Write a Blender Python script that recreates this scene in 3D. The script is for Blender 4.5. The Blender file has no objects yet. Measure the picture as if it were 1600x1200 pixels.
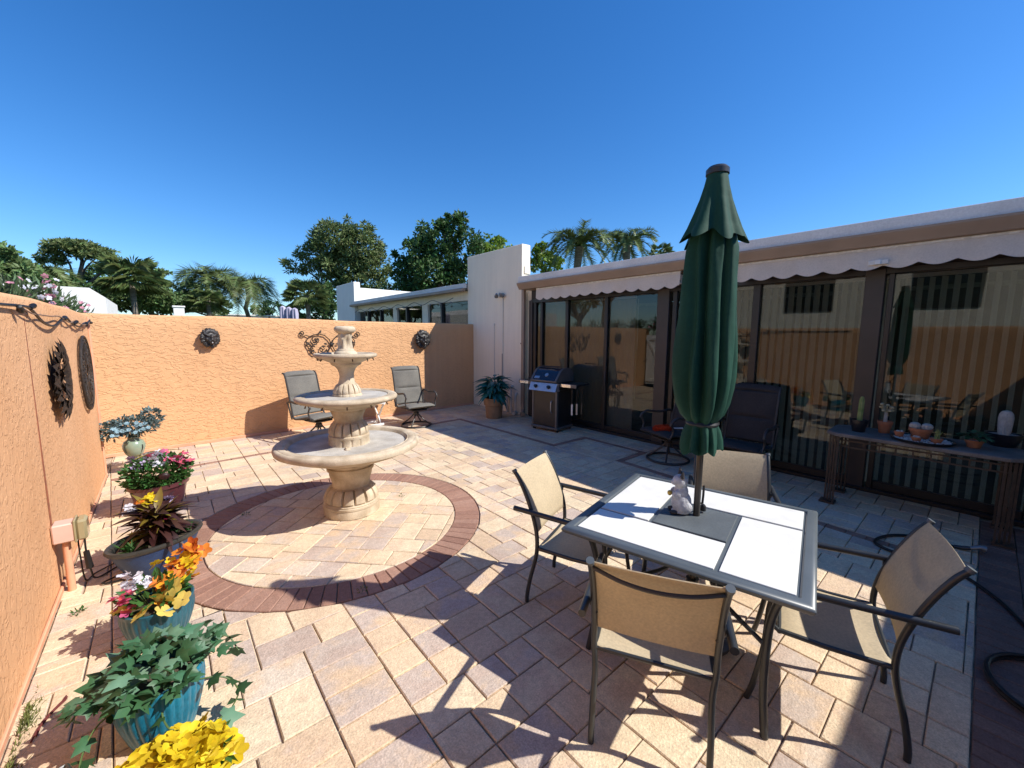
import bpy, math, random
from mathutils import Vector, Matrix, Quaternion
from math import sin, cos, pi, radians as R
random.seed(11)
sc = bpy.context.scene
COL = sc.collection

# ---------------------------------------------------------------- camera
CAM_H, FPX = 1.776, 633.82
def _axes(yaw, pit, roll):
    fw = Vector((sin(yaw)*cos(pit), cos(yaw)*cos(pit), -sin(pit)))
    rt = Vector((cos(yaw), -sin(yaw), 0)); up = rt.cross(fw)
    return cos(roll)*rt+sin(roll)*up, -sin(roll)*rt+cos(roll)*up, fw
AX_R, AX_U, AX_F = _axes(R(40.6745), R(6.8333), R(0.31066))
cd = bpy.data.cameras.new('camera'); cam = bpy.data.objects.new('camera', cd); COL.objects.link(cam)
cd.sensor_width = 36; cd.lens = FPX/1600*36; cd.clip_start = .02; cd.clip_end = 2000
cam.matrix_world = Matrix(((AX_R.x, AX_U.x, -AX_F.x, 0), (AX_R.y, AX_U.y, -AX_F.y, 0), (AX_R.z, AX_U.z, -AX_F.z, CAM_H), (0, 0, 0, 1)))
sc.camera = cam
def ray(x, y): return AX_R*((x-800)/FPX)+AX_U*((600-y)/FPX)+AX_F      # photo pixel -> direction
def G(x, y, z=0.0):                                                    # ... -> point at height z
    d = ray(x, y); t = (z-CAM_H)/d.z; return Vector((d.x*t, d.y*t, z))
def VP(x, y, P):                                                       # ... -> point above P
    d = ray(x, y); t = (P[0]*d.x+P[1]*d.y)/(d.x**2+d.y**2); return Vector((d.x*t, d.y*t, CAM_H+d.z*t))

# ---------------------------------------------------------------- sky, sun, exposure
SUN_D = Vector((-.68, .80, -1.0)).normalized()
EL = math.asin(-SUN_D.z)
w = bpy.data.worlds.new('World'); sc.world = w; w.use_nodes = True
nt = w.node_tree; bg = nt.nodes['Background']
sky = nt.nodes.new('ShaderNodeTexSky'); sky.sky_type = 'NISHITA'; sky.sun_disc = False
sky.sun_elevation = EL; sky.sun_rotation = math.atan2(-SUN_D.x, -SUN_D.y)
sky.altitude = 0; sky.air_density = 1.0; sky.dust_density = 0.25; sky.ozone_density = 3.0
hs = nt.nodes.new('ShaderNodeHueSaturation'); hs.inputs['Saturation'].default_value = 1.3; nt.links.new(sky.outputs[0], hs.inputs['Color']); tn = nt.nodes.new('ShaderNodeMix'); tn.data_type = 'RGBA'; tn.blend_type = 'MULTIPLY'; tn.inputs[0].default_value = 1; tn.inputs[7].default_value = (.68, .83, 1.0, 1)   # deep, clean blue of the photograph's sky
nt.links.new(hs.outputs[0], tn.inputs[6]); nt.links.new(tn.outputs[2], bg.inputs[0]); bg.inputs[1].default_value = 0.135
sl = bpy.data.lights.new('sun', 'SUN'); sl.energy = 5.0; sl.angle = R(.5); sl.color = (1, .955, .88)
so = bpy.data.objects.new('sun', sl); COL.objects.link(so); so.location = (20, -24, 30)
so.rotation_euler = SUN_D.to_track_quat('-Z', 'Y').to_euler()
sc.view_settings.view_transform = 'Standard'; sc.view_settings.look = 'None'
sc.view_settings.exposure = 0.42; sc.view_settings.gamma = 1
sc.render.engine = 'CYCLES'
sc.cycles.use_denoising = True
sc.cycles.max_bounces = 8; sc.cycles.transparent_max_bounces = 12; sc.cycles.glossy_bounces = 4
sc.cycles.caustics_reflective = False; sc.cycles.caustics_refractive = False

# ---------------------------------------------------------------- materials
M = {}
def hexc(h):
    c = [int(h[i:i+2], 16)/255 for i in (0, 2, 4)]
    return tuple(((v+.055)/1.055)**2.4 if v > .04045 else v/12.92 for v in c)
def mat(name, c1, c2=None, scale=6, rough=.6, metal=0, bump=0, bscale=60, rnd=0, spec=.4, coat=0, fine=0, stretch=None, detail=4, bdist=.01, space='Object', trans=0, fac=(.35, .65)):
    """Principled with noise colour variation, optional per-object/-island tint (rnd) and bump."""
    m = bpy.data.materials.new(name); m.use_nodes = True; n = m.node_tree; L = n.links.new
    p = n.nodes['Principled BSDF']; p.inputs['Roughness'].default_value = rough; p.inputs['Metallic'].default_value = metal
    p.inputs['Specular IOR Level'].default_value = spec; p.inputs['Coat Weight'].default_value = coat; p.inputs['Coat Roughness'].default_value = .08
    tc = n.nodes.new('ShaderNodeTexCoord'); co = tc.outputs['Object']
    if space == 'World':
        g = n.nodes.new('ShaderNodeNewGeometry'); co = g.outputs['Position']
    if stretch:
        mp = n.nodes.new('ShaderNodeMapping'); mp.inputs['Scale'].default_value = stretch; L(co, mp.inputs[0]); co = mp.outputs[0]
    col = None
    if c2 is None: c2 = tuple(v*.82 for v in c1)
    no = n.nodes.new('ShaderNodeTexNoise'); no.inputs['Scale'].default_value = scale; no.inputs['Detail'].default_value = detail; L(co, no.inputs['Vector'])
    mr = n.nodes.new('ShaderNodeMapRange'); mr.inputs[1].default_value = fac[0]; mr.inputs[2].default_value = fac[1]; L(no.outputs['Fac'], mr.inputs[0])
    mx = n.nodes.new('ShaderNodeMix'); mx.data_type = 'RGBA'; mx.inputs[6].default_value = (*c1, 1); mx.inputs[7].default_value = (*c2, 1); L(mr.outputs[0], mx.inputs[0]); col = mx.outputs[2]
    if fine:
        n2 = n.nodes.new('ShaderNodeTexNoise'); n2.inputs['Scale'].default_value = scale*22; n2.inputs['Detail'].default_value = 3; L(co, n2.inputs['Vector'])
        h = n.nodes.new('ShaderNodeHueSaturation'); r2 = n.nodes.new('ShaderNodeMapRange'); r2.inputs[1].default_value = .3; r2.inputs[2].default_value = .7; r2.inputs[3].default_value = 1-fine; r2.inputs[4].default_value = 1+fine
        L(n2.outputs['Fac'], r2.inputs[0]); L(r2.outputs[0], h.inputs['Value']); L(col, h.inputs['Color']); col = h.outputs[0]
    if rnd:
        oi = n.nodes.new('ShaderNodeObjectInfo'); ge = n.nodes.new('ShaderNodeNewGeometry'); ad = n.nodes.new('ShaderNodeMath'); ad.operation = 'ADD'
        L(oi.outputs['Random'], ad.inputs[0]); L(ge.outputs['Random Per Island'], ad.inputs[1])
        fr = n.nodes.new('ShaderNodeMath'); fr.operation = 'FRACT'; L(ad.outputs[0], fr.inputs[0])
        h = n.nodes.new('ShaderNodeHueSaturation'); r2 = n.nodes.new('ShaderNodeMapRange'); r2.inputs[3].default_value = 1-rnd; r2.inputs[4].default_value = 1+rnd
        L(fr.outputs[0], r2.inputs[0]); L(r2.outputs[0], h.inputs['Value']); L(col, h.inputs['Color'])
        r3 = n.nodes.new('ShaderNodeMapRange'); r3.inputs[3].default_value = .5-.035*rnd*2; r3.inputs[4].default_value = .5+.035*rnd*2; L(fr.outputs[0], r3.inputs[0]); L(r3.outputs[0], h.inputs['Hue']); col = h.outputs[0]
    L(col, p.inputs['Base Color'])
    if bump:
        b = n.nodes.new('ShaderNodeBump'); b.inputs['Strength'].default_value = bump; b.inputs['Distance'].default_value = bdist
        n3 = n.nodes.new('ShaderNodeTexNoise'); n3.inputs['Scale'].default_value = bscale; n3.inputs['Detail'].default_value = 6; L(co, n3.inputs['Vector']); L(n3.outputs['Fac'], b.inputs['Height']); L(b.outputs[0], p.inputs['Normal'])
    if trans:
        t = n.nodes.new('ShaderNodeBsdfTranslucent'); L(col, t.inputs[0]); ms = n.nodes.new('ShaderNodeMixShader'); ms.inputs[0].default_value = trans
        L(p.outputs[0], ms.inputs[1]); L(t.outputs[0], ms.inputs[2]); L(ms.outputs[0], n.nodes['Material Output'].inputs[0])
    M[name] = m
    return m
def leafmat(name, c, rnd=.3, trans=.25, rough=.45): return mat(name, c, tuple(v*.7 for v in c), scale=9, rough=rough, rnd=rnd, trans=trans, spec=.35)

# ---------------------------------------------------------------- mesh builder
class MB:
    def __init__(s): s.v = []; s.f = []
    def add(s, vs, fs):
        o = len(s.v); s.v += [tuple(v) for v in vs]; s.f += [tuple(i+o for i in f) for f in fs]; return s
    def box(s, c, d, rot=None, bev=0):
        x, y, z = d[0]/2, d[1]/2, d[2]/2
        if bev:
            b = bev; P = []
            for sz in (-1, 1):
                for sx, sy in ((-1, -1), (1, -1), (1, 1), (-1, 1)):
                    P += [(sx*(x-b), sy*(y-b), sz*z), (sx*x, sy*(y-b), sz*(z-b)), (sx*(x-b), sy*y, sz*(z-b))]
            F = []
            for k in range(4):
                q = (k+1) % 4
                # side face k -> q : which verts lie on it (axis y for k=0,2; axis x for 1,3)
                a = 2 if k in (0, 2) else 1
                F += [(3*k+a, 3*q+a, 12+3*q+a, 12+3*k+a), (3*k, 3*q, 3*q+a, 3*k+a)[::-1], (12+3*k, 12+3*q, 12+3*q+a, 12+3*k+a)]
                o = 3-a
                F += [(3*q+a, 3*q+(3-a), 12+3*q+(3-a), 12+3*q+a)]
                F += [(3*k, 3*k+1, 3*k+2), (12+3*k, 12+3*k+1, 12+3*k+2)]
            F += [(0, 3, 6, 9)[::-1], (12, 15, 18, 21)]
        else:
            P = [(sx*x, sy*y, sz*z) for sz in (-1, 1) for sx, sy in ((-1, -1), (1, -1), (1, 1), (-1, 1))]
            F = [(3, 2, 1, 0), (4, 5, 6, 7), (0, 1, 5, 4), (1, 2, 6, 5), (2, 3, 7, 6), (3, 0, 4, 7)]
        Q = [Vector(p) for p in P]
        if rot is not None: Q = [rot @ q for q in Q]
        return s.add([q+Vector(c) for q in Q], F)
    def tube(s, pts, r, n=8, closed=False, cap=True, flat=None):
        pts = [Vector(p) for p in pts]; N = len(pts)
        rr = r if isinstance(r, (list, tuple)) else [r]*N
        T = []
        for i in range(N):
            a = pts[(i-1) % N] if closed or i > 0 else pts[0]; b = pts[(i+1) % N] if closed or i < N-1 else pts[-1]
            t = (b-a); T.append(t.normalized() if t.length > 1e-9 else Vector((0, 0, 1)))
        u = T[0].orthogonal().normalized()
        if flat is not None:
            u = (Vector(flat)-T[0]*T[0].dot(Vector(flat))).normalized()
        o = len(s.v); asp = 1.0
        for i in range(N):
            u = (u-T[i]*u.dot(T[i])).normalized(); wv = T[i].cross(u)
            for k in range(n):
                a = 2*pi*k/n; s.v.append(tuple(pts[i]+rr[i]*(cos(a)*u+sin(a)*wv)))
        for i in range(N if closed else N-1):
            j = (i+1) % N
            for k in range(n):
                s.f.append((o+i*n+k, o+i*n+(k+1) % n, o+j*n+(k+1) % n, o+j*n+k))
        if cap and not closed:
            s.f.append(tuple(o+k for k in range(n))[::-1]); s.f.append(tuple(o+(N-1)*n+k for k in range(n)))
        return s
    def lathe(s, prof, n=40, c=(0, 0, 0), fn=None, close=False):
        """prof: (r, z[, lobe amplitude]); fn(theta, r, z, amp) -> r"""
        o = len(s.v); K = len(prof)
        for p in prof:
            r, z = p[0], p[1]; a = p[2] if len(p) > 2 else 0
            for k in range(n):
                th = 2*pi*k/n; q = fn(th, r, z, a) if fn else r
                s.v.append((c[0]+q*cos(th), c[1]+q*sin(th), c[2]+z))
        for i in range(K-1):
            for k in range(n): s.f.append((o+i*n+k, o+i*n+(k+1) % n, o+(i+1)*n+(k+1) % n, o+(i+1)*n+k))
        if prof[0][0] > 1e-5 and not close: s.f.append(tuple(o+k for k in range(n))[::-1])
        if prof[-1][0] > 1e-5 and not close: s.f.append(tuple(o+(K-1)*n+k for k in range(n)))
        return s
    def ell(s, c, r, nu=16, nv=10, rot=None):
        P = []; F = []
        for i in range(nv+1):
            a = pi*i/nv-pi/2
            for k in range(nu):
                b = 2*pi*k/nu; q = Vector((r[0]*cos(a)*cos(b), r[1]*cos(a)*sin(b), r[2]*sin(a)))
                if rot is not None: q = rot @ q
                P.append(q+Vector(c))
        for i in range(nv):
            for k in range(nu): F.append((i*nu+k, i*nu+(k+1) % nu, (i+1)*nu+(k+1) % nu, (i+1)*nu+k))
        return s.add(P, F)
    def prism(s, poly, z0, z1, bev=0):
        """convex polygon (ccw, xy) extruded; bev chamfers the top edge"""
        n = len(poly); P = [(x, y, z0) for x, y in poly]
        if bev:
            cx = sum(p[0] for p in poly)/n; cy = sum(p[1] for p in poly)/n
            P += [(x, y, z1-bev) for x, y in poly]
            ins = inset(poly, bev)
            P += [(x, y, z1) for x, y in ins]
            lv = 3
        else:
            P += [(x, y, z1) for x, y in poly]; lv = 2
        F = []
        for l in range(lv-1):
            for k in range(n): F.append((l*n+k, l*n+(k+1) % n, (l+1)*n+(k+1) % n, (l+1)*n+k))
        F.append(tuple((lv-1)*n+k for k in range(n)))
        return s.add(P, F)
    def mesh(s, name, m, smooth=True, ang=38):
        me = bpy.data.meshes.new(name); me.from_pydata(s.v, [], s.f); me.update()
        if smooth:
            me.polygons.foreach_set('use_smooth', [True]*len(me.polygons)); me.set_sharp_from_angle(angle=R(ang))
        me.materials.append(M[m] if isinstance(m, str) else m)
        return me
    def build(s, name, m, parent=None, smooth=True, loc=None, rot=None, ang=38, **kw):
        return link(name, s.mesh(name, m, smooth, ang), parent, loc, rot, **kw)
def inset(poly, d):
    n = len(poly); out = []
    for i in range(n):
        p0, p1, p2 = Vector(poly[i-1]), Vector(poly[i]), Vector(poly[(i+1) % n])
        e1 = (p1-p0); e2 = (p2-p1)
        if e1.length < 1e-6 or e2.length < 1e-6: out.append(tuple(p1)); continue
        e1.normalize(); e2.normalize(); n1 = Vector((-e1.y, e1.x)); n2 = Vector((-e2.y, e2.x)); b = n1+n2
        k = d/max(.35, b.length_squared/2) if b.length > 1e-6 else 0
        out.append(tuple(p1+b*k))
    return out
def link(name, me, parent=None, loc=None, rot=None, scale=None, label=None, cat=None, group=None, kind=None):
    o = bpy.data.objects.new(name, me); COL.objects.link(o)
    if parent is not None: o.parent = parent
    if loc is not None: o.location = loc
    if rot is not None:
        if isinstance(rot, (int, float)): o.rotation_euler = (0, 0, rot)
        elif isinstance(rot, Quaternion): o.rotation_euler = rot.to_euler()
        else: o.rotation_euler = rot
    if scale is not None: o.scale = scale if not isinstance(scale, (int, float)) else (scale,)*3
    tag(o, label, cat, group, kind); return o
def tag(o, label=None, cat=None, group=None, kind=None):
    if label: o['label'] = label
    if cat: o['category'] = cat
    if group: o['group'] = group
    if kind: o['kind'] = kind
    return o
def thing(name, label, cat, loc=(0, 0, 0), rz=0, group=None):
    o = link(name, None, None, loc, (0, 0, rz), None, label, cat, group); o.empty_display_size = .1; return o
def copy_tree(o, parent=None):
    c = o.copy(); COL.objects.link(c); c.parent = parent
    for ch in list(o.children): copy_tree(ch, c)
    return c
def spline(pts, n=8):
    """Catmull-Rom through pts"""
    P = [Vector(p) for p in pts]; out = []
    for i in range(len(P)-1):
        a = P[i-1] if i else P[0]*2-P[1]; b = P[i]; c = P[i+1]; d = P[i+2] if i+2 < len(P) else P[-1]*2-P[-2]
        for k in range(n):
            t = k/n; out.append(.5*((2*b)+(c-a)*t+(2*a-5*b+4*c-d)*t*t+(-a+3*b-3*c+d)*t**3))
    out.append(P[-1]); return out
def rnd(a, b): return random.uniform(a, b)
# ---------------------------------------------------------------- surface materials
def paver_mat(name, stops, rnd_edges=True, bright=1.0):
    m = bpy.data.materials.new(name); m.use_nodes = True; n = m.node_tree; L = n.links.new
    p = n.nodes['Principled BSDF']; p.inputs['Roughness'].default_value = .82; p.inputs['Specular IOR Level'].default_value = .25
    oi = n.nodes.new('ShaderNodeObjectInfo'); ge = n.nodes.new('ShaderNodeNewGeometry'); ad = n.nodes.new('ShaderNodeMath'); ad.operation = 'ADD'
    L(oi.outputs['Random'], ad.inputs[0]); L(ge.outputs['Random Per Island'], ad.inputs[1])
    fr = n.nodes.new('ShaderNodeMath'); fr.operation = 'FRACT'; L(ad.outputs[0], fr.inputs[0])
    # clouds of tone drifting across each block
    no = n.nodes.new('ShaderNodeTexNoise'); no.inputs['Scale'].default_value = 5.5; no.inputs['Detail'].default_value = 5; L(ge.outputs['Position'], no.inputs['Vector'])
    mr = n.nodes.new('ShaderNodeMapRange'); mr.inputs[1].default_value = .3; mr.inputs[2].default_value = .7; mr.inputs[3].default_value = -.17; mr.inputs[4].default_value = .17; L(no.outputs['Fac'], mr.inputs[0])
    a2 = n.nodes.new('ShaderNodeMath'); a2.operation = 'ADD'; a2.use_clamp = True; L(fr.outputs[0], a2.inputs[0]); L(mr.outputs[0], a2.inputs[1])
    cr = n.nodes.new('ShaderNodeValToRGB'); el = cr.color_ramp.elements
    for i, (pos, c) in enumerate(stops):
        e = el[i] if i < 2 else el.new(pos)
        e.position = pos; e.color = (*[v*bright for v in c], 1)
    L(a2.outputs[0], cr.inputs[0])
    # grit, pores
    n2 = n.nodes.new('ShaderNodeTexNoise'); n2.inputs['Scale'].default_value = 130; n2.inputs['Detail'].default_value = 4; L(ge.outputs['Position'], n2.inputs['Vector'])
    r2 = n.nodes.new('ShaderNodeMapRange'); r2.inputs[1].default_value = .28; r2.inputs[2].default_value = .72; r2.inputs[3].default_value = .78; r2.inputs[4].default_value = 1.17; L(n2.outputs['Fac'], r2.inputs[0])
    n7 = n.nodes.new('ShaderNodeTexNoise'); n7.inputs['Scale'].default_value = 34; n7.inputs['Detail'].default_value = 3; L(ge.outputs['Position'], n7.inputs['Vector'])
    r7 = n.nodes.new('ShaderNodeMapRange'); r7.inputs[1].default_value = .3; r7.inputs[2].default_value = .7; r7.inputs[3].default_value = .87; r7.inputs[4].default_value = 1.09; L(n7.outputs['Fac'], r7.inputs[0])
    m7 = n.nodes.new('ShaderNodeMath'); m7.operation = 'MULTIPLY'; L(r2.outputs[0], m7.inputs[0]); L(r7.outputs[0], m7.inputs[1]); r2 = m7
    # broad soiling
    n4 = n.nodes.new('ShaderNodeTexNoise'); n4.inputs['Scale'].default_value = 1.3; n4.inputs['Detail'].default_value = 6; n4.inputs['Roughness'].default_value = .65; L(ge.outputs['Position'], n4.inputs['Vector'])
    r4 = n.nodes.new('ShaderNodeMapRange'); r4.inputs[1].default_value = .35; r4.inputs[2].default_value = .6; r4.inputs[3].default_value = .86; r4.inputs[4].default_value = 1.04; L(n4.outputs['Fac'], r4.inputs[0])
    mu = n.nodes.new('ShaderNodeMath'); mu.operation = 'MULTIPLY'; L(r2.outputs[0], mu.inputs[0]); L(r4.outputs[0], mu.inputs[1])
    h = n.nodes.new('ShaderNodeHueSaturation'); L(mu.outputs[0], h.inputs['Value']); L(cr.outputs[0], h.inputs['Color'])
    # dark pits
    vo = n.nodes.new('ShaderNodeTexVoronoi'); vo.inputs['Scale'].default_value = 48; L(ge.outputs['Position'], vo.inputs['Vector'])
    r5 = n.nodes.new('ShaderNodeMapRange'); r5.inputs[1].default_value = .05; r5.inputs[2].default_value = .12; r5.inputs[3].default_value = .6; r5.inputs[4].default_value = 0; L(vo.outputs['Distance'], r5.inputs[0])
    n6 = n.nodes.new('ShaderNodeTexNoise'); n6.inputs['Scale'].default_value = 9; L(ge.outputs['Position'], n6.inputs['Vector'])
    r6 = n.nodes.new('ShaderNodeMapRange'); r6.inputs[1].default_value = .52; r6.inputs[2].default_value = .66; L(n6.outputs['Fac'], r6.inputs[0])
    m6 = n.nodes.new('ShaderNodeMath'); m6.operation = 'MULTIPLY'; L(r5.outputs[0], m6.inputs[0]); L(r6.outputs[0], m6.inputs[1])
    mx = n.nodes.new('ShaderNodeMix'); mx.data_type = 'RGBA'; L(m6.outputs[0], mx.inputs[0]); L(h.outputs[0], mx.inputs[6]); mx.inputs[7].default_value = (.13, .09, .06, 1)
    L(mx.outputs[2], p.inputs['Base Color'])
    b = n.nodes.new('ShaderNodeBump'); b.inputs['Strength'].default_value = .7; b.inputs['Distance'].default_value = .006
    n3 = n.nodes.new('ShaderNodeTexNoise'); n3.inputs['Scale'].default_value = 85; n3.inputs['Detail'].default_value = 8; L(ge.outputs['Position'], n3.inputs['Vector']); L(n3.outputs['Fac'], b.inputs['Height']); L(b.outputs[0], p.inputs['Normal'])
    M[name] = m
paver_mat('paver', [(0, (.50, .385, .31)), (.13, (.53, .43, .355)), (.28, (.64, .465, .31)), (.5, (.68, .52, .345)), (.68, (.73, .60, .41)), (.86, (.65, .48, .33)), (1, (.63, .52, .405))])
paver_mat('brick_dark', [(0, (.30, .165, .12)), (.5, (.34, .19, .135)), (1, (.38, .225, .165))])
paver_mat('brick_brown', [(0, (.16, .10, .085)), (.5, (.19, .115, .09)), (1, (.22, .14, .11))])  # darker brown brick of the threshold course
mat('sand', (.48, .39, .29), (.20, .15, .11), scale=5, rough=.95, bump=.6, bscale=150, space='World', fine=.2)
mat('soil', (.10, .075, .05), (.05, .04, .025), scale=30, rough=1, bump=.8, bscale=90)
mat('grass_ground', (.06, .09, .03), (.10, .10, .05), scale=.6, rough=1, space='World')

def stucco(name, c1, c2, swirl, strength, dist=.02):
    m = bpy.data.materials.new(name); m.use_nodes = True; n = m.node_tree; L = n.links.new
    p = n.nodes['Principled BSDF']; p.inputs['Roughness'].default_value = .9; p.inputs['Specular IOR Level'].default_value = .15
    g = n.nodes.new('ShaderNodeNewGeometry'); pos = g.outputs['Position']
    no = n.nodes.new('ShaderNodeTexNoise'); no.inputs['Scale'].default_value = 1.1; no.inputs['Detail'].default_value = 7; no.inputs['Roughness'].default_value = .6; L(pos, no.inputs['Vector'])
    mr = n.nodes.new('ShaderNodeMapRange'); mr.inputs[1].default_value = .34; mr.inputs[2].default_value = .66; L(no.outputs['Fac'], mr.inputs[0])
    mx = n.nodes.new('ShaderNodeMix'); mx.data_type = 'RGBA'; mx.inputs[6].default_value = (*c1, 1); mx.inputs[7].default_value = (*c2, 1); L(mr.outputs[0], mx.inputs[0])
    # streaks running down from the coping
    mp = n.nodes.new('ShaderNodeMapping'); mp.inputs['Scale'].default_value = (5, 5, .35); L(pos, mp.inputs[0])
    ns = n.nodes.new('ShaderNodeTexNoise'); ns.inputs['Scale'].default_value = 2.2; ns.inputs['Detail'].default_value = 4; L(mp.outputs[0], ns.inputs['Vector'])
    rs = n.nodes.new('ShaderNodeMapRange'); rs.inputs[1].default_value = .35; rs.inputs[2].default_value = .75; rs.inputs[3].default_value = 1.02; rs.inputs[4].default_value = .95; L(ns.outputs['Fac'], rs.inputs[0])
    h = n.nodes.new('ShaderNodeHueSaturation'); L(rs.outputs[0], h.inputs['Value']); L(mx.outputs[2], h.inputs['Color']); L(h.outputs[0], p.inputs['Base Color'])
    # trowelled skip texture: ridges where a warped noise crosses a threshold, plus sand
    mp2 = n.nodes.new('ShaderNodeMapping'); mp2.inputs['Scale'].default_value = swirl; L(pos, mp2.inputs[0])
    n1 = n.nodes.new('ShaderNodeTexNoise'); n1.inputs['Scale'].default_value = 1; n1.inputs['Detail'].default_value = 3; n1.inputs['Distortion'].default_value = 1.1; L(mp2.outputs[0], n1.inputs['Vector'])
    r1 = n.nodes.new('ShaderNodeMapRange'); r1.interpolation_type = 'SMOOTHSTEP'; r1.inputs[1].default_value = .47; r1.inputs[2].default_value = .545; L(n1.outputs['Fac'], r1.inputs[0])
    n2 = n.nodes.new('ShaderNodeTexNoise'); n2.inputs['Scale'].default_value = 70; n2.inputs['Detail'].default_value = 5; L(pos, n2.inputs['Vector'])
    ma = n.nodes.new('ShaderNodeMath'); ma.operation = 'MULTIPLY_ADD'; L(n2.outputs['Fac'], ma.inputs[0]); ma.inputs[1].default_value = .35; L(r1.outputs[0], ma.inputs[2])
    b = n.nodes.new('ShaderNodeBump'); b.inputs['Strength'].default_value = strength; b.inputs['Distance'].default_value = dist; L(ma.outputs[0], b.inputs['Height']); L(b.outputs[0], p.inputs['Normal'])
    M[name] = m
stucco('stucco_back', (.67, .385, .20), (.63, .355, .18), (9, 9, 19), .6, .012)
stucco('stucco_left', (.70, .40, .215), (.65, .355, .18), (17, 17, 15), .45, .009)
stucco('stucco_white', (.88, .79, .64), (.84, .75, .605), (9, 9, 9), .25, .008)
stucco('stucco_bright', (.80, .78, .74), (.75, .73, .69), (9, 9, 9), .2, .008)
mat('trim_orange', (.70, .36, .22), (.62, .30, .18), scale=8, rough=.8, space='World')
mat('joint_rust', (.30, .11, .06), (.2, .08, .05), scale=30, rough=.9)
mat('gutter_tan', (.34, .245, .18), (.29, .21, .155), scale=3, rough=.45, space='World')
mat('fascia_grey', (.74, .73, .71), (.62, .61, .59), scale=2.5, rough=.6, space='World', fine=.08)
mat('roof_grey', (.45, .44, .42), (.3, .3, .28), scale=2, rough=.9)
mat('bronze_frame', (.018, .015, .015), (.014, .012, .012), scale=5, rough=.38, spec=.5)
mat('bronze_light', (.06, .046, .04), (.05, .04, .034), scale=5, rough=.4)
mat('blind', (.74, .68, .57), (.68, .62, .52), scale=5, rough=.7, trans=.2)
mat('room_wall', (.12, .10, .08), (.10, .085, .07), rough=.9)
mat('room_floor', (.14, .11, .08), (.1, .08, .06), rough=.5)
mat('white_paint', (.78, .77, .74), (.70, .69, .66), rough=.5)
mat('rail_white', (.80, .78, .74), (.6, .58, .55), scale=20, rough=.5)
def glass(name, r0, tint):
    m = bpy.data.materials.new(name); m.use_nodes = True; n = m.node_tree; n.nodes.clear(); L = n.links.new
    o = n.nodes.new('ShaderNodeOutputMaterial'); mx = n.nodes.new('ShaderNodeMixShader'); f = n.nodes.new('ShaderNodeLayerWeight'); f.inputs[0].default_value = .5
    pw = n.nodes.new('ShaderNodeMath'); pw.operation = 'POWER'; pw.inputs[1].default_value = 5; L(f.outputs['Facing'], pw.inputs[0])
    ma = n.nodes.new('ShaderNodeMath'); ma.operation = 'MULTIPLY_ADD'; ma.inputs[1].default_value = 1-r0; ma.inputs[2].default_value = r0; L(pw.outputs[0], ma.inputs[0])
    t = n.nodes.new('ShaderNodeBsdfTransparent'); t.inputs[0].default_value = (*tint, 1); g = n.nodes.new('ShaderNodeBsdfGlossy'); g.inputs['Roughness'].default_value = 0.0; g.inputs[0].default_value = (.95, .96, .95, 1)
    tc = n.nodes.new('ShaderNodeNewGeometry'); no = n.nodes.new('ShaderNodeTexNoise'); no.inputs['Scale'].default_value = 1.6; no.inputs['Detail'].default_value = 1; L(tc.outputs['Position'], no.inputs['Vector'])
    b = n.nodes.new('ShaderNodeBump'); b.inputs['Strength'].default_value = .04; b.inputs['Distance'].default_value = .02; L(no.outputs['Fac'], b.inputs['Height']); L(b.outputs[0], g.inputs['Normal'])
    L(ma.outputs[0], mx.inputs[0]); L(t.outputs[0], mx.inputs[1]); L(g.outputs[0], mx.inputs[2]); L(mx.outputs[0], o.inputs[0]); M[name] = m
glass('tinted_glass', .04, (.60, .60, .58))

# ---------------------------------------------------------------- ground and patio
gm = MB().add([(-400, -400, -.1), (400, -400, -.1), (400, 400, -.1), (-400, 400, -.1)], [(0, 1, 2, 3)])
gm.build('ground', 'grass_ground', smooth=False, kind='structure')
patio = MB().box((2.75, 3.2, -.055), (7.1, 11.1, .076)).build('patio', 'sand', smooth=False, kind='structure')   # bedding sand, top at -0.017
U = .1016                                                            # paver module: blocks are 2x2 and 2x3
RC, RO, RI = Vector((1.20, 3.90)), 1.32, 1.075                       # brick circle
def clip(poly, n, d):
    """part of convex poly with n.p <= d"""
    out = []
    for i in range(len(poly)):
        a, b = poly[i-1], poly[i]; da = n[0]*a[0]+n[1]*a[1]-d; db = n[0]*b[0]+n[1]*b[1]-d
        if (da <= 0) != (db <= 0):
            t = da/(da-db); out.append((a[0]+(b[0]-a[0])*t, a[1]+(b[1]-a[1])*t))
        if db <= 0: out.append(b)
    return out
def area(p): return .5*sum(p[i-1][0]*p[i][1]-p[i][0]*p[i-1][1] for i in range(len(p))) if len(p) > 2 else 0
def subtract(poly, q):
    """convex poly minus convex q (ccw) -> convex pieces"""
    out = []; rest = poly
    for i in range(len(q)):
        a, b = q[i-1], q[i]; e = (b[0]-a[0], b[1]-a[1]); n = (e[1], -e[0]); d = n[0]*a[0]+n[1]*a[1]
        outside = clip(rest, (-n[0], -n[1]), -d)
        if area(outside) > 1e-6: out.append(outside)
        rest = clip(rest, n, d)
        if area(rest) < 1e-6: return out
    return out
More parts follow.
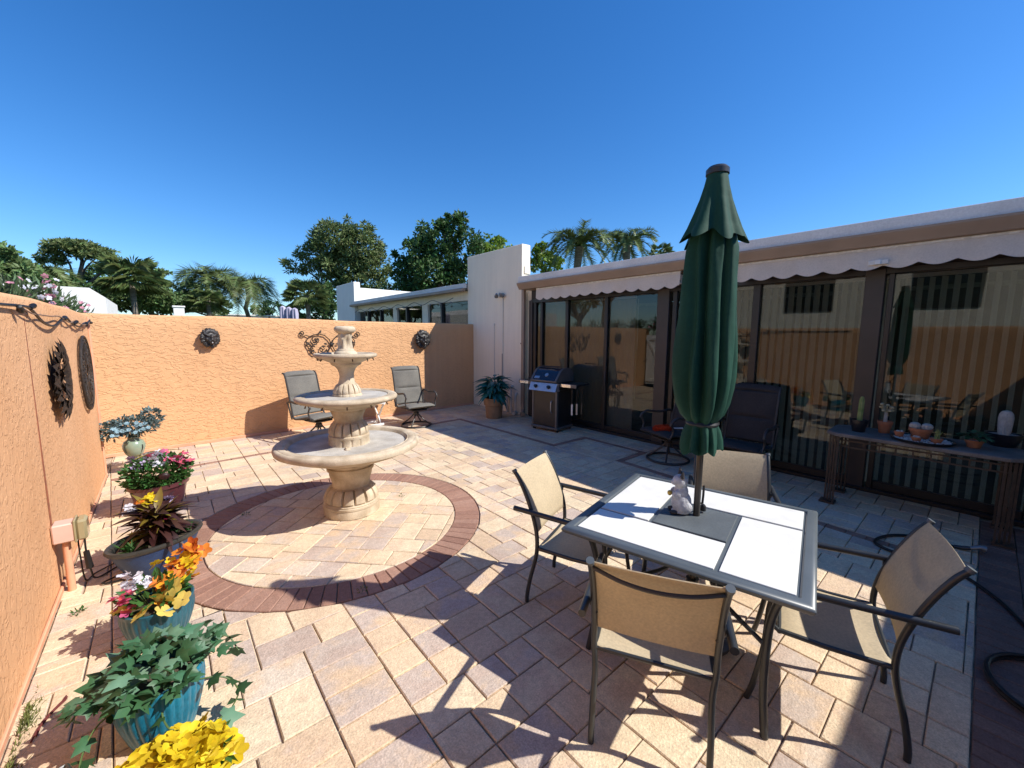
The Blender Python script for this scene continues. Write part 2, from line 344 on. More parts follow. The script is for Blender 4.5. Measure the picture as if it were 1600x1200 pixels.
def tiling(W, Hh, seed):
    """random tiling of a torus with 2x2, 2x3, 3x2 pieces"""
    rg = random.Random(seed); g = [[0]*W for _ in range(Hh)]; out = []
    def fit(x, y, w_, h_): return all(not g[(y+j) % Hh][(x+i) % W] for j in range(h_) for i in range(w_))
    def put(x, y, w_, h_, v):
        for j in range(h_):
            for i in range(w_): g[(y+j) % Hh][(x+i) % W] = v
    steps = [0]
    for x, y in [(W-1, j) for j in range(0, Hh-3, 4)]+[(i, Hh-1) for i in range(3, W-4, 5)]:      # blocks that straddle the repeat
        s = rg.choice(((3, 2), (2, 3), (2, 2))); x0_, y0_ = x, (y+rg.choice((0, 1))) % Hh
        if fit(x0_, y0_, *s): put(x0_, y0_, *s, 1); out.append((x0_, y0_, *s))
    def go(k):
        while k < W*Hh and g[k//W][k % W]: k += 1
        if k == W*Hh: return True
        steps[0] += 1
        if steps[0] > 4000: return False
        x, y = k % W, k//W; o = [(3, 2), (2, 3), (3, 2), (2, 3), (2, 2), (2, 2)]; rg.shuffle(o); seen = set()
        for s in o:
            if s in seen: continue
            seen.add(s)
            if fit(x, y, *s):
                put(x, y, *s, 1); out.append((x, y, *s))
                if go(k+1): return True
                out.pop(); put(x, y, *s, 0)
        return False
    return out if go(0) else None
import sys; sys.setrecursionlimit(4000)
def seams(t, W, Hh):
    """how much of the joint pattern lies in long straight lines"""
    V = [[0]*Hh for _ in range(W)]; Z = [[0]*W for _ in range(Hh)]
    for x, y, w_, h_ in t:
        for j in range(h_): V[x % W][(y+j) % Hh] = 1
        for i in range(w_): Z[y % Hh][(x+i) % W] = 1
    c = 0
    for ln in V+Z:
        run = 0
        for v in ln+ln[:6]:
            run = run+1 if v else 0
            if run > 4: c += run*run
    return c
def best(W, Hh, s0, n):
    c = [t for t in (tiling(W, Hh, s) for s in range(s0, s0+n)) if t]
    return min(c, key=lambda t: seams(t, W, Hh))
til = best(16, 12, 105, 8); til2 = best(14, 14, 194, 6)
BW = .095                                                            # dark border course, one brick long
bands = []                                                           # centre lines of the border
path = [(-.55, 6.80), (4.70, 7.16), (4.73, 4.45), (5.52, 4.45), (5.50, 3.29), (4.86, 3.27), (4.60, -.06)]
def bandquad(a, b, hw, ext):
    a, b = Vector(a), Vector(b); t = (b-a).normalized(); n = Vector((-t.y, t.x))
    return [tuple(a-t*ext-n*hw), tuple(b+t*ext-n*hw), tuple(b+t*ext+n*hw), tuple(a-t*ext+n*hw)]
bq = [bandquad(path[i], path[i+1], BW/2+.003, BW/2) for i in range(len(path)-1)]
X0, X1, Y0, Y1 = -.66, 6.1, -.118, 8.56
pieces = []
gap = .0032
def emit(poly, minw=.03):
    if area(poly) < .0016: return
    # joint gap
    q = inset(poly, gap*rnd(.65, 1.5))
    if area(q) > .0012: pieces.append(q)
ORG = (.172, 1.848)                                                  # a paver corner measured in the photo
nx = range(int((X0-ORG[0])/(16*U))-1, int((X1-ORG[0])/(16*U))+2); ny = range(int((Y0-ORG[1])/(12*U))-2, int((Y1-ORG[1])/(12*U))+2)
for bx_ in nx:
    for by_ in ny:
        for (tx, ty, tw, th) in til:
            ax = ORG[0]+(bx_*16+tx)*U; ay = ORG[1]+(by_*12+ty)*U
            poly = [(ax, ay), (ax+tw*U, ay), (ax+tw*U, ay+th*U), (ax, ay+th*U)]
            for n, d in (((-1, 0), -X0), ((1, 0), X1), ((0, -1), -Y0), ((0, 1), Y1)): poly = clip(poly, n, d)
            # behind the back wall line
            poly = clip(poly, (-.0704, 1), 8.13) if poly else poly
            if area(poly) < .0016: continue
            cx = sum(p[0] for p in poly)/len(poly); cy = sum(p[1] for p in poly)/len(poly); v = Vector((cx, cy))-RC
            if v.length < RO+.3:
                v.normalize(); dd = -(v.dot(RC)+RO+.003)
                poly = clip(poly, (-v.x, -v.y), dd)
                if area(poly) < .0016: continue
            ps = [poly]
            for q in bq: ps = [r for p_ in ps for r in subtract(p_, q)]
            for r in ps: emit(r)
circ = [(RC.x+RI*cos(2*pi*k/72), RC.y+RI*sin(2*pi*k/72)) for k in range(72)]
ca, sa = cos(R(44)), sin(R(44))
for bx_ in range(-2, 2):
    for by_ in range(-2, 2):
        for (tx, ty, tw, th) in til2:
            c4 = [((bx_*14+tx+i)*U, (by_*14+ty+j)*U) for i, j in ((0, 0), (tw, 0), (tw, th), (0, th))]
            poly = [(RC.x+x*ca-y*sa, RC.y+x*sa+y*ca) for x, y in c4]
            for k in range(72):
                a, b = circ[k-1], circ[k]; n = (b[1]-a[1], -(b[0]-a[0]))
                poly = clip(poly, n, n[0]*a[0]+n[1]*a[1])
                if len(poly) < 3: break
            if len(poly) > 2: emit(poly)
def seen(p):
    """screen size of a patch, 0 when out of view"""
    v = Vector((p[0], p[1], 0))-Vector((0, 0, CAM_H)); z = v.dot(AX_F)
    if z < .2: return 0
    x = 800+FPX*v.dot(AX_R)/z; y = 600-FPX*v.dot(AX_U)/z
    return (1 if -20 < x < 1620 and -20 < y < 1220 else 0)/z**2
def cen(q): return (sum(p[0] for p in q)/len(q), sum(p[1] for p in q)/len(q))
pieces.sort(key=lambda q: -seen(cen(q))*area(q)*1000 if seen(cen(q)) else 0)
def paver_mesh(q, c, thick=.045):
    q2 = [(p[0]-c[0], p[1]-c[1]) for p in q]
    return MB().prism(q2, -thick, 0, .0045)
near, rest = pieces[:295], pieces[295:]
for q in near:
    c = cen(q); o = paver_mesh(q, c).build('paver', 'paver', patio, ang=25)
    o.location = (c[0], c[1], rnd(-.0018, .0012)); o.rotation_euler = (rnd(-.006, .006), rnd(-.006, .006), 0)
mb = MB()
for q in rest:
    if not -1 < q[0][0] < 7: continue
    z = rnd(-.0018, .0012); mb.prism(q, -.045, z, .0035)
mb.build('paver_field', 'paver', patio, ang=25, kind='stuff')
# circle of dark bricks, on end, and the straight border
NR = 82
for k in range(NR):
    a0, a1 = 2*pi*k/NR, 2*pi*(k+1)/NR; g2 = .0028/RI
    pl = [(RI+.004, a0+g2), (RO-.004, a0+g2*.8), (RO-.004, a1-g2*.8), (RI+.004, a1-g2)]
    q = [(RC.x+r*cos(a), RC.y+r*sin(a)) for r, a in pl]; c = cen(q)
    o = paver_mesh(q, c).build('brick', 'brick_dark', patio, ang=25); o.location = (c[0], c[1], rnd(-.0015, .001))
nb = 0
for i in range(len(path)-1):
    a, b = Vector(path[i]), Vector(path[i+1]); t = (b-a).normalized(); n = Vector((-t.y, t.x)); Lg = (b-a).length; s0 = -BW/2 if i == 0 else BW/2; s1 = Lg+BW/2 if i < len(path)-2 else Lg
    step = .152; N = max(1, round((s1-s0)/step)); st = (s1-s0)/N
    for k in range(N):
        q = [tuple(a+t*(s0+st*(k+u))+n*(v*(BW/2-.002))) for u, v in ((.016, -1), (.984, -1), (.984, 1), (.016, 1))]; c = cen(q)
        if any((Vector(c)-RC).length < RO for _ in (0,)): continue
        o = paver_mesh(q, c).build('brick', 'brick_dark', patio, ang=25); o.location = (c[0], c[1], rnd(-.0015, .001)); nb += 1
# dark threshold course beside the wing, bricks on end
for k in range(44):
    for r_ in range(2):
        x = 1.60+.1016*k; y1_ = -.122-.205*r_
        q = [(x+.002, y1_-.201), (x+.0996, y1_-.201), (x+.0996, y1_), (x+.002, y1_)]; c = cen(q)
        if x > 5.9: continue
        o = paver_mesh(q, c).build('brick', 'brick_brown', patio, ang=25); o.location = (c[0], c[1], rnd(-.0015, .001))

# ---------------------------------------------------------------- courtyard walls
def wall_grid(p0, p1, z0, z1, th, name, m, label, wob=.006):
    """rendered wall from p0 to p1 (xy), front face on the line, body behind it on the left of p0->p1, softened crest"""
    a, b = Vector(p0), Vector(p1); t = (b-a).normalized(); n = Vector((-t.y, t.x)); Lg = (b-a).length; N = max(2, int(Lg/.12)); mb = MB()
    prof = [(0, z0)]+[(0, z0+(z1-.03-z0)*k/14) for k in range(1, 15)]+[(.008, z1-.012), (.03, z1), (th-.03, z1), (th-.008, z1-.012), (th, z1-.03), (th, z0)]
    rg = random.Random(5); ph = [rg.uniform(0, 6) for _ in range(8)]
    for i in range(N+1):
        s = Lg*i/N
        for d, z in prof:
            wv = wob*(sin(s*1.7+ph[0]+z*1.1)+.6*sin(s*3.9+ph[1]-z*2.3))*.5
            zz = z+(wob*1.1*(sin(s*1.3+ph[2])+.5*sin(s*4.3+ph[3])) if z > z1-.1 else 0)
            p = a+t*s+n*(d+wv*(d < .1)); mb.v.append((p.x, p.y, zz))
    K = len(prof)
    for i in range(N):
        for k in range(K-1): mb.f.append((i*K+k, (i+1)*K+k, (i+1)*K+k+1, i*K+k+1))
    mb.f.append(tuple(range(K))); mb.f.append(tuple(N*K+k for k in range(K))[::-1])
    root = thing(name, label, 'wall')
    mb.build('wall', m, root, ang=50); return root
LWX = -.655
lw = wall_grid((LWX, -1.95), (LWX, 6.99), -.09, 2.012, .2, 'garden_wall', 'stucco_left', 'long orange stucco courtyard wall behind the row of flower pots')
MB().box((LWX+.006, 2.6, .016), (.016, 8.7, .036), bev=.004).build('base_trim', 'trim_orange', lw)
MB().box((LWX+.0005, 3.985, 1.13), (.006, .012, 1.48)).build('control_joint', 'joint_rust', lw)
MB().tube([(LWX+.004, 6.975, 0), (LWX+.004, 6.975, 1.97)], .016, 8).build('corner_bead', 'trim_orange', lw)
bw = wall_grid((-1.2, 8.05), (6.045, 8.56), -.09, 2.052, .2, 'back_wall', 'stucco_back', 'orange trowelled stucco wall at the back carrying two lion masks')
tdir = (Vector((6.045, 8.56))-Vector((-1.2, 8.05))).normalized(); BN = Vector((tdir.y, -tdir.x))   # towards the courtyard
MB().box((2.42+BN.x*.008, 8.305+BN.y*.008, .022), (7.2, .024, .05), Matrix.Rotation(math.atan2(tdir.y, tdir.x), 3, 'Z'), bev=.006).build('base_trim', 'trim_orange', bw)
def BWP(s, z, off=0):
    """point on the back wall at x = s"""
    y = 8.05+(s+1.2)*tdir.y/tdir.x; return Vector((s+BN.x*off, y+BN.y*off, z))
BROT = math.atan2(tdir.y, tdir.x)
# white gate that closes the gap between the two walls, round the corner
gt = thing('garden_gate', 'white braced wooden gate between the two orange walls', 'gate', (-.95, 7.5, 0))
for k in range(7): MB().box((0, -.42+.14*k, .95), (.025, .132, 1.75), bev=.004).build('board', 'white_paint', gt)
for z in (.2, 1.7): MB().box((.028, 0, z), (.03, .95, .1), bev=.004).build('rail', 'white_paint', gt)
for s in (-1, 1): MB().box((.03, 0, .95), (.028, .08, 1.72), Matrix.Rotation(s*R(31), 3, 'X'), bev=.004).build('brace', 'white_paint', gt)

# ---------------------------------------------------------------- house with the sliding doors
GX = 6.12                                                            # glass line
house = thing('house', 'low cream house with bronze sliding glass doors and tan gutter', 'house')
def hb(name, c, d, m, bev=0, parent=None): return MB().box(c, d, bev=bev).build(name, m, parent or house, smooth=bool(bev))
YE, YS = 6.52, -1.98
# roof slab, fascia, gutter
hb('roof', (10.0, 1.17, 2.92), (8.25, 10.7, .1), 'roof_grey')
MB().prism([(5.757, -4.1), (5.87, -4.1), (5.87, YE), (5.757, YE)], 2.868, 2.995, .006).build('fascia', 'fascia_grey', house)
gmb = MB(); prof = [(5.80, 2.73), (5.775, 2.735), (5.765, 2.76), (5.735, 2.80), (5.715, 2.84), (5.715, 2.862), (5.73, 2.866), (5.735, 2.85), (5.80, 2.845)]
for y in (-4.1, YE): gmb.v += [(x, y, z) for x, z in prof]
K = len(prof)
for k in range(K): gmb.f.append((k, (k+1) % K, K+(k+1) % K, K+k))
gmb.f += [tuple(range(K))[::-1], tuple(K+k for k in range(K))]
gut = gmb.build('gutter', 'gutter_tan', house, ang=25)
hb('gutter_joint', (5.742, 2.35, 2.796), (.072, .05, .142), 'gutter_tan', .004, gut)
hb('soffit', (5.98, 2.27, 2.745), (.33, 8.46, .03), 'gutter_tan')
hb('header', (6.22, 2.27, 2.62), (.2, 8.44, .22), 'bronze_light')
hb('back_wall', (13.9, 2.27, 1.4), (.2, 8.4, 2.9), 'stucco_white')
hb('side_wall', (10.1, 6.6, 1.4), (7.8, .16, 2.9), 'stucco_white')
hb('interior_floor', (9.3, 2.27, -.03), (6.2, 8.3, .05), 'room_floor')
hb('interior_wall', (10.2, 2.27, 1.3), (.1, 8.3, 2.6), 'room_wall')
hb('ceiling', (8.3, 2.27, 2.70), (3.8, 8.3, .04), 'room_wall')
# frames: (y centre, width)
posts = [(6.46, .10, 'bronze_light'), (6.36, .08, 'bronze_frame'), (6.16, .07, 'bronze_frame'), (5.45, .075, 'bronze_frame'), (4.51, .07, 'bronze_frame'), (3.40, .2, 'bronze_light'), (3.22, .07, 'bronze_frame'), (2.07, .09, 'bronze_frame'), (.875, .17, 'bronze_light'), (.74, .05, 'bronze_frame'), (-.42, .09, 'bronze_frame'), (-1.9, .12, 'bronze_light')]
for i, (y, wd, m) in enumerate(posts): hb('mullion', (GX+(.0 if m == 'bronze_light' else .012), y, 1.27), (.11 if m == 'bronze_light' else .075, wd, 2.5), m, .005)
hb('door_track', (GX+.01, 2.27, .022), (.15, 8.4, .05), 'bronze_frame', .006)
hb('head_rail', (GX+.005, 2.27, 2.50), (.10, 8.4, .07), 'bronze_frame', .006)
edges = [(6.32, 6.195), (6.125, 5.49), (5.41, 4.545), (4.475, 3.5), (3.185, 2.115), (2.025, .96), (.715, -.375), (-.465, -1.84)]
for i, (ya, yb) in enumerate(edges):
    pn = hb('glass_pane', (GX+.015+.012*(i % 2), (ya+yb)/2, 1.26), (.006, ya-yb+.02, 2.44), 'tinted_glass')
    hb('bottom_rail', (GX+.012, (ya+yb)/2, .09), (.05, ya-yb-.004, .085), 'bronze_frame', .004, pn)
hb('door_handle', (GX-.05, 4.475, 1.0), (.03, .03, .26), 'bronze_light', .008)
def blinds(label, y0, y1, n, ang, skip=()):
    t = thing('vertical_blind', label, 'blind', (GX+.14, 0, 0))
    me = MB().add([(-.001, -.0445, .06), (-.001, .0445, .06), (.006, 0, .06), (-.001, -.0445, 2.42), (-.001, .0445, 2.42), (.006, 0, 2.42)], [(0, 2, 5, 3), (2, 1, 4, 5)]).mesh('slat', 'blind', False)
    for k in range(n):
        if k in skip: continue
        link('slat', me, t, (rnd(-.003, .003), y0+(y1-y0)*k/(n-1), 0), (0, 0, ang+rnd(-.05, .05)))
    hb('head_rail', (0, (y0+y1)/2, 2.445), (.05, abs(y1-y0)+.1, .04), 'white_paint', 0, t)
blinds('cream vertical blind behind the sliding door beside the grill', 6.15, 4.05, 27, R(9))
blinds('cream vertical blind behind the window over the plant table', 2.9, -1.75, 52, R(62))
MB().tube([(0, 0, 2.4), (.01, .0, 1.55)], .006, 6).build('blind_wand', 'white_paint', None, loc=(GX+.09, 3.93, 0), label='thin white blind wand hanging inside the sliding door', cat='wand')

# white fin wall between the two homes
PX = 6.05
fin = thing('fin_wall', 'tall cream stucco fin wall between the two houses', 'wall')
MB().prism([(PX, 6.73), (PX+.24, 6.73), (PX+.24, 8.80), (PX, 8.80)], -.09, 3.745, .012).build('wall', 'stucco_white', fin)
hb('base_trim', (PX-.006, 7.6, .06), (.02, 1.7, .12), 'stucco_white', .004, fin)
hb('side_patch', (PX+.15, 6.722, 3.2), (.17, .02, .16), 'stucco_white', .004, fin)
# downspout at the corner of the doors
ds = thing('downspout', 'tan square downspout at the corner beside the doors', 'downspout', (5.99, 6.60, 0))
MB().box((0, 0, 1.5), (.065, .085, 2.55), bev=.008).build('pipe', 'gutter_tan', ds)
MB().tube([(0, 0, .26), (0, -.01, .14), (-.05, -.06, .085), (-.13, -.12, .07)], .048, 10).build('elbow', 'gutter_tan', ds)
hb('strap', (-.036, 0, 1.6), (.012, .11, .03), 'gutter_tan', .002, ds)

# wing of the house behind the camera (throws the shade at lower right)
wing = thing('house_wing', 'cream wing of the house closing the courtyard behind', 'house')
hb('wall', (2.7, -2.55, 1.4), (6.9, .2, 2.9), 'stucco_white', 0, wing)
hb('roof', (2.6, -3.1, 2.90), (7.1, 1.98, .15), 'roof_grey', 0, wing)

# awnings, rolled in under the gutter
mat('awning', (.74, .655, .57), (.67, .59, .51), scale=3, rough=.85, fine=.06, bump=.25, bscale=5, bdist=.02, trans=.12)
def awning(y0, y1, label, ns):
    t = thing('awning', label, 'awning', (5.86, 0, 0), group='rolled in awnings under the gutter')
    Lg = y0-y1; N = ns*14; mb = MB(); rows = 6
    for i in range(N+1):
        s = i/N; y = y0-Lg*s; zb = 2.53-.042*abs(sin(pi*ns*s+.3*sin(7*s))) - .006*sin(9*s)
        for k in range(rows+1):
            u = k/rows; z = 2.718*(1-u)+zb*u; x = -.02-.012*u+(.010*sin(s*ns*2*pi*.5+.7)*u+.006*sin(s*31)*u)
            mb.v.append((x, y, z))
    for i in range(N):
        for k in range(rows): a = i*(rows+1)+k; mb.f.append((a, a+1, a+rows+2, a+rows+1))
    mb.build('valance', 'awning', t, ang=80)
    MB().tube([(.02, y0, 2.64), (.02, y1, 2.64)], .042, 12).build('roller', 'awning', t)
    MB().box((-.008, (y0+y1)/2, 2.716), (.035, Lg, .026), bev=.005).build('front_bar', 'rail_white', t)
    for y in (y0-.06, y1+.06): MB().box((.06, y, 2.62), (.12, .04, .14), bev=.005).build('bracket', 'rail_white', t)
    return t
awning(6.06, 3.02, 'mauve scalloped awning rolled in above the grill and sliding door', 13)
a2 = awning(2.30, -1.5, 'mauve scalloped awning rolled in above the plant table windows', 15)
MB().box((-.03, .83, 2.565), (.05, .16, .05), bev=.004).build('arm_plate', 'rail_white', a2)
MB().box((-.06, .83, 2.565), (.03, .05, .05), bev=.004).build('arm_joint', 'white_paint', a2)

# flood lamp and conduits on the fin wall
mat('conduit', (.66, .63, .57), (.60, .57, .52), rough=.6)
mat('grey_metal', (.30, .30, .30), (.22, .22, .22), rough=.35, metal=.6)
mat('black_rubber', (.012, .012, .013), rough=.45)
fl = thing('flood_light', 'grey wall flood light with conduit on the cream fin wall', 'lamp', (PX, 7.36, 0))
MB().tube([(-.012, 0, .30), (-.012, 0, 2.60), (-.014, .02, 2.66)], .011, 8).build('conduit', 'conduit', fl)
MB().box((-.03, .03, 2.69), (.06, .11, .09), bev=.01).build('junction_box', 'grey_metal', fl)
for s in (0, 1): MB().lathe([(.0, .05), (.022, .05), (.03, .02), (.048, -.05), (.05, -.06), (.0, -.045)], 16).build('lamp_head', 'grey_metal', fl, loc=(-.10, .03+.085*(s*2-1)+.02, 2.70), rot=(R(20), R(-62), R(30 if s else -30)))
MB().tube([(-.014, .012, .30), (-.014, .012, 1.35)], .014, 8).build('cable', 'black_rubber', fl)
vp = thing('wall_conduit', 'short painted conduit on the cream wall behind the potted plant', 'conduit', (PX, 7.68, 0))
MB().tube([(-.01, 0, .05), (-.01, 0, 2.0)], .008, 8).build('pipe', 'conduit', vp); MB().box((-.012, 0, 2.03), (.026, .03, .06), bev=.004).build('cap', 'conduit', vp)
ub = thing('utility_pipe', 'cream capped cleanout pipes low on the wall beside the grill', 'pipe', (PX-.06, 6.95, 0))
for k, (y, h) in enumerate(((-.1, .46), (.05, .62), (.2, .36))): MB().tube([(0, y, 0), (0, y, h-.05), (.02, y, h), (.06, y, h)], .028, 10).build('pipe', 'conduit', ub)
MB().lathe([(.0, -.06), (.045, -.06), (.045, .06), (0, .06)], 14).build('cleanout', 'conduit', ub, loc=(-.09, -.18, .05), rot=(0, R(90), R(25)))

# ---------------------------------------------------------------- neighbouring houses
nb_ = thing('neighbour_house', 'low white house with dark windows seen over the back wall', 'house')
def nbx(name, c, d, m, bev=0, parent=None): return hb(name, c, d, m, bev, parent or nb_)
nbx('roof', (10.2, 12.9, 3.0), (8.3, 8.15, .12), 'roof_grey')
nbx('fascia', (5.98, 12.9, 3.03), (.08, 8.2, .12), 'fascia_grey', .006)
nbx('gutter', (5.93, 12.9, 2.93), (.1, 8.2, .085), 'gutter_tan', .012)
nbx('header', (6.2, 12.9, 2.80), (.12, 8.15, .24), 'stucco_white')
nbx('wall', (6.22, 12.9, .3), (.1, 8.15, .9), 'stucco_white')
for y, wd in ((8.85, .1), (10.3, .07), (11.25, .35), (12.5, .1), (13.35, .3), (14.6, .08), (15.8, .1), (16.95, .12)): nbx('mullion', (6.2, y, 1.72), (.1, wd, 1.95), 'bronze_frame' if wd < .2 else 'stucco_white', .004)
for ya, yb in ((8.9, 10.26), (10.34, 11.07), (11.43, 12.45), (12.55, 13.2), (13.5, 14.56), (14.64, 15.75), (15.85, 16.9)): nbx('glass_pane', (6.22, (ya+yb)/2, 1.75), (.006, yb-ya+.02, 1.9), 'tinted_glass')
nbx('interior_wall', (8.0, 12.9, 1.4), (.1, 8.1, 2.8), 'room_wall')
nbx('side_wall', (9.9, 17.1, 1.4), (7.6, .15, 3.0), 'stucco_white')
MB().prism([(6.0, 16.75), (6.25, 16.75), (6.25, 18.9), (6.0, 18.9)], -.09, 3.88, .012).build('fin_wall', 'stucco_bright', nb_)
MB().prism([(6.25, 17.3), (13, 17.3), (13, 17.55), (6.25, 17.55)], -.09, 3.72, .012).build('party_wall', 'stucco_bright', nb_)
sl_ = thing('string_lights', 'black string lights looped under the neighbour roof edge', 'string lights', (5.86, 9.2, 2.74))
pts = []
for k in range(7): pts += [(0, k*1.1, 0), (.0, k*1.1+.55, -.1)]
wire = MB().tube(spline(pts, 5), .008, 6).build('wire', 'black_rubber', sl_)
for k in range(13): MB().ell((0, k*.55+.1, -.12), (.022, .022, .035), 8, 6).build('bulb', 'grey_metal', sl_)
lh = thing('white_house', 'white stucco house end with clipped corner behind the oleander', 'house')
pr = [(-9, 0), (-1.37, 0), (-1.37, 3.0), (-1.74, 3.3), (-9, 3.3)]
mb = MB().add([(x, 20, z) for x, z in pr]+[(x, 25, z) for x, z in pr], [(0, 1, 2, 3, 4), (9, 8, 7, 6, 5)]+[(k, (k+5), (k+1) % 5+5, (k+1) % 5) for k in range(5)]); mb.build('wall', 'stucco_bright', lh, smooth=False)
fh = thing('far_house', 'long low white house far behind the palms', 'house', (11.6, 66, 0))
hb('wall', (0, 0, 2.0), (13, 8, 4.2), 'stucco_bright', 0, fh); hb('roof', (0, 0, 4.17), (13.4, 8.4, .14), 'fascia_grey', .01, fh); hb('vent', (2.5, -4.06, 3.3), (1.2, .1, .5), 'grey_metal', .01, fh)
wp = thing('white_post', 'white square chimney post showing over the back wall', 'post', (.57, 20, 0)); hb('shaft', (0, 0, 1.35), (.32, .32, 2.8), 'stucco_bright', .01, wp); hb('cap', (0, 0, 2.78), (.38, .38, .06), 'stucco_bright', .01, wp)
nh = thing('next_house', 'pale two storey house beyond the left wall', 'house', (-9.0, 1.5, 0))
hb('wall', (0, 0, 2.6), (4, 13, 5.4), 'stucco_white', 0, nh); hb('roof', (.1, 0, 5.38), (4.5, 13.4, .16), 'roof_grey', .01, nh)
for y in (-4, -.5, 3.2): f = hb('window', (2.02, y, 3.4), (.06, 1.6, 1.3), 'bronze_frame', .01, nh); hb('pane', (2.056, y, 3.4), (.01, 1.4, 1.1), 'tinted_glass', 0, f)
# ================================================================ furniture and objects
mat('stone', (.60, .50, .365), (.40, .315, .215), scale=7, rough=.85, bump=.35, bscale=70, fine=.12, bdist=.006)
mat('stone_basin', (.50, .47, .42), (.36, .33, .29), scale=6, rough=.9, bump=.3, bscale=60, fine=.15, bdist=.005)
mat('stone_dark', (.16, .12, .085), rough=.9)
# ---------------------------------------------------------------- fountain
fo = thing('fountain', 'three tier cast stone fountain standing in the brick circle', 'fountain', (1.35, 4.06, 0))
NL = 14
def lobes(th, r, z, a):
    if not a: return r
    x = (th*NL/(2*pi)) % 1.0; return r*(1-a*max(0, abs(2*x-1)-.78)/.22*1.5+a*.3*(1-abs(2*x-1)**2))
def fpart(name, prof, m='stone', n=112, parent=fo, z=0): return MB().lathe(prof, n, (0, 0, z), lobes).build(name, m, parent, ang=45)
fpart('plinth', [(.255, 0), (.263, .006), (.266, .075), (.262, .085), (.268, .09), (.268, .108), (.258, .116), (.262, .122), (.25, .135)])
fpart('gadroon', [(.245, .135), (.255, .15, .06), (.25, .19, .1), (.228, .235, .12), (.205, .262, .1), (.196, .27)])
fpart('pedestal', [(.196, .268), (.178, .275), (.176, .30), (.184, .335), (.195, .375), (.198, .38), (.2, .39), (.205, .43), (.222, .445), (.224, .475), (.214, .482), (.222, .495), (.228, .51)])
lb = fpart('lower_basin', [(.22, .515), (.30, .54), (.44, .58), (.57, .63), (.625, .658), (.65, .665), (.668, .675), (.674, .70), (.668, .722), (.652, .734), (.635, .732), (.628, .738), (.585, .738), (.57, .73), (.563, .734), (.555, .728), (.53, .68), (.46, .62), (.36, .58), (.22, .562), (.0, .56)])
fpart('basin_lining', [(.543, .702), (.53, .682), (.46, .622), (.36, .582), (.22, .564), (.16, .5635)], 'stone_basin', parent=lb)
fpart('middle_foot', [(.2, .56), (.2, .68), (.195, .685, .02), (.19, .70, .03), (.188, .765, .03), (.192, .772), (.192, .792), (.182, .80)])
fpart('middle_gadroon', [(.18, .80), (.186, .82, .08), (.178, .865, .12), (.158, .905, .12), (.14, .925, .05)])
fpart('middle_pedestal', [(.14, .92), (.132, .93), (.132, .945), (.14, .975), (.158, 1.02), (.163, 1.03), (.163, 1.045), (.19, 1.06), (.2, 1.065)])
mbn = fpart('middle_basin', [(.19, 1.055), (.24, 1.068), (.25, 1.085), (.32, 1.10), (.40, 1.125), (.42, 1.132), (.452, 1.14), (.47, 1.155), (.473, 1.17), (.465, 1.185), (.45, 1.192), (.41, 1.195), (.395, 1.188), (.385, 1.19), (.375, 1.18), (.33, 1.15), (.25, 1.135), (.15, 1.13), (0, 1.13)])
fpart('basin_lining', [(.378, 1.181), (.33, 1.152), (.25, 1.137), (.1, 1.1315)], 'stone_basin', parent=mbn)
fpart('upper_foot', [(.135, 1.13), (.135, 1.19, .03), (.132, 1.20, .03), (.12, 1.205)])
fpart('upper_gadroon', [(.122, 1.20), (.128, 1.215, .08), (.122, 1.245, .12), (.10, 1.285, .12), (.085, 1.30)])
fpart('upper_pedestal', [(.085, 1.295), (.074, 1.32), (.066, 1.36), (.068, 1.40), (.082, 1.44), (.11, 1.475), (.135, 1.485)])
ub_ = fpart('upper_basin', [(.12, 1.475), (.14, 1.49), (.142, 1.505), (.19, 1.525), (.25, 1.55), (.272, 1.555), (.288, 1.565), (.292, 1.578), (.285, 1.592), (.265, 1.597), (.235, 1.595), (.225, 1.585), (.16, 1.565), (0, 1.56)])
for basin, rr, z, n in ((ub_, .245, 1.545, 10), (mbn, .405, 1.122, 12)):
    for k in range(n):
        a = 2*pi*(k+.35)/n; MB().tube([(rr*cos(a), rr*sin(a), z+.01), ((rr+.012)*cos(a), (rr+.012)*sin(a), z-.02)], .006, 6).build('spout', 'stone_dark', basin)
fpart('finial_base', [(.105, 1.56), (.105, 1.60), (.095, 1.612), (.082, 1.618), (.08, 1.63), (.072, 1.64)])
def fin_fn(th, r, z, a): return r*(1+a*(.5*sin(5*th+26*z)+.35*sin(9*th-40*z)))
MB().lathe([(.072, 1.63), (.062, 1.66, .25), (.056, 1.69, .34), (.056, 1.73, .36), (.06, 1.765, .25), (.06, 1.79)], 72, fn=fin_fn).build('finial', 'stone', fo, ang=60)
MB().lathe([(.066, 1.785), (.085, 1.80), (.098, 1.815, .05), (.096, 1.84, .05), (.075, 1.855), (.04, 1.85), (0, 1.846)], 48, fn=fin_fn).build('finial_cap', 'stone', fo, ang=60)
MB().box((0, -.245, .64), (.05, .07, .16), bev=.012).build('pump_notch', 'stone', fo, loc=(-.06, 0, 0), rot=(0, 0, R(-10)))

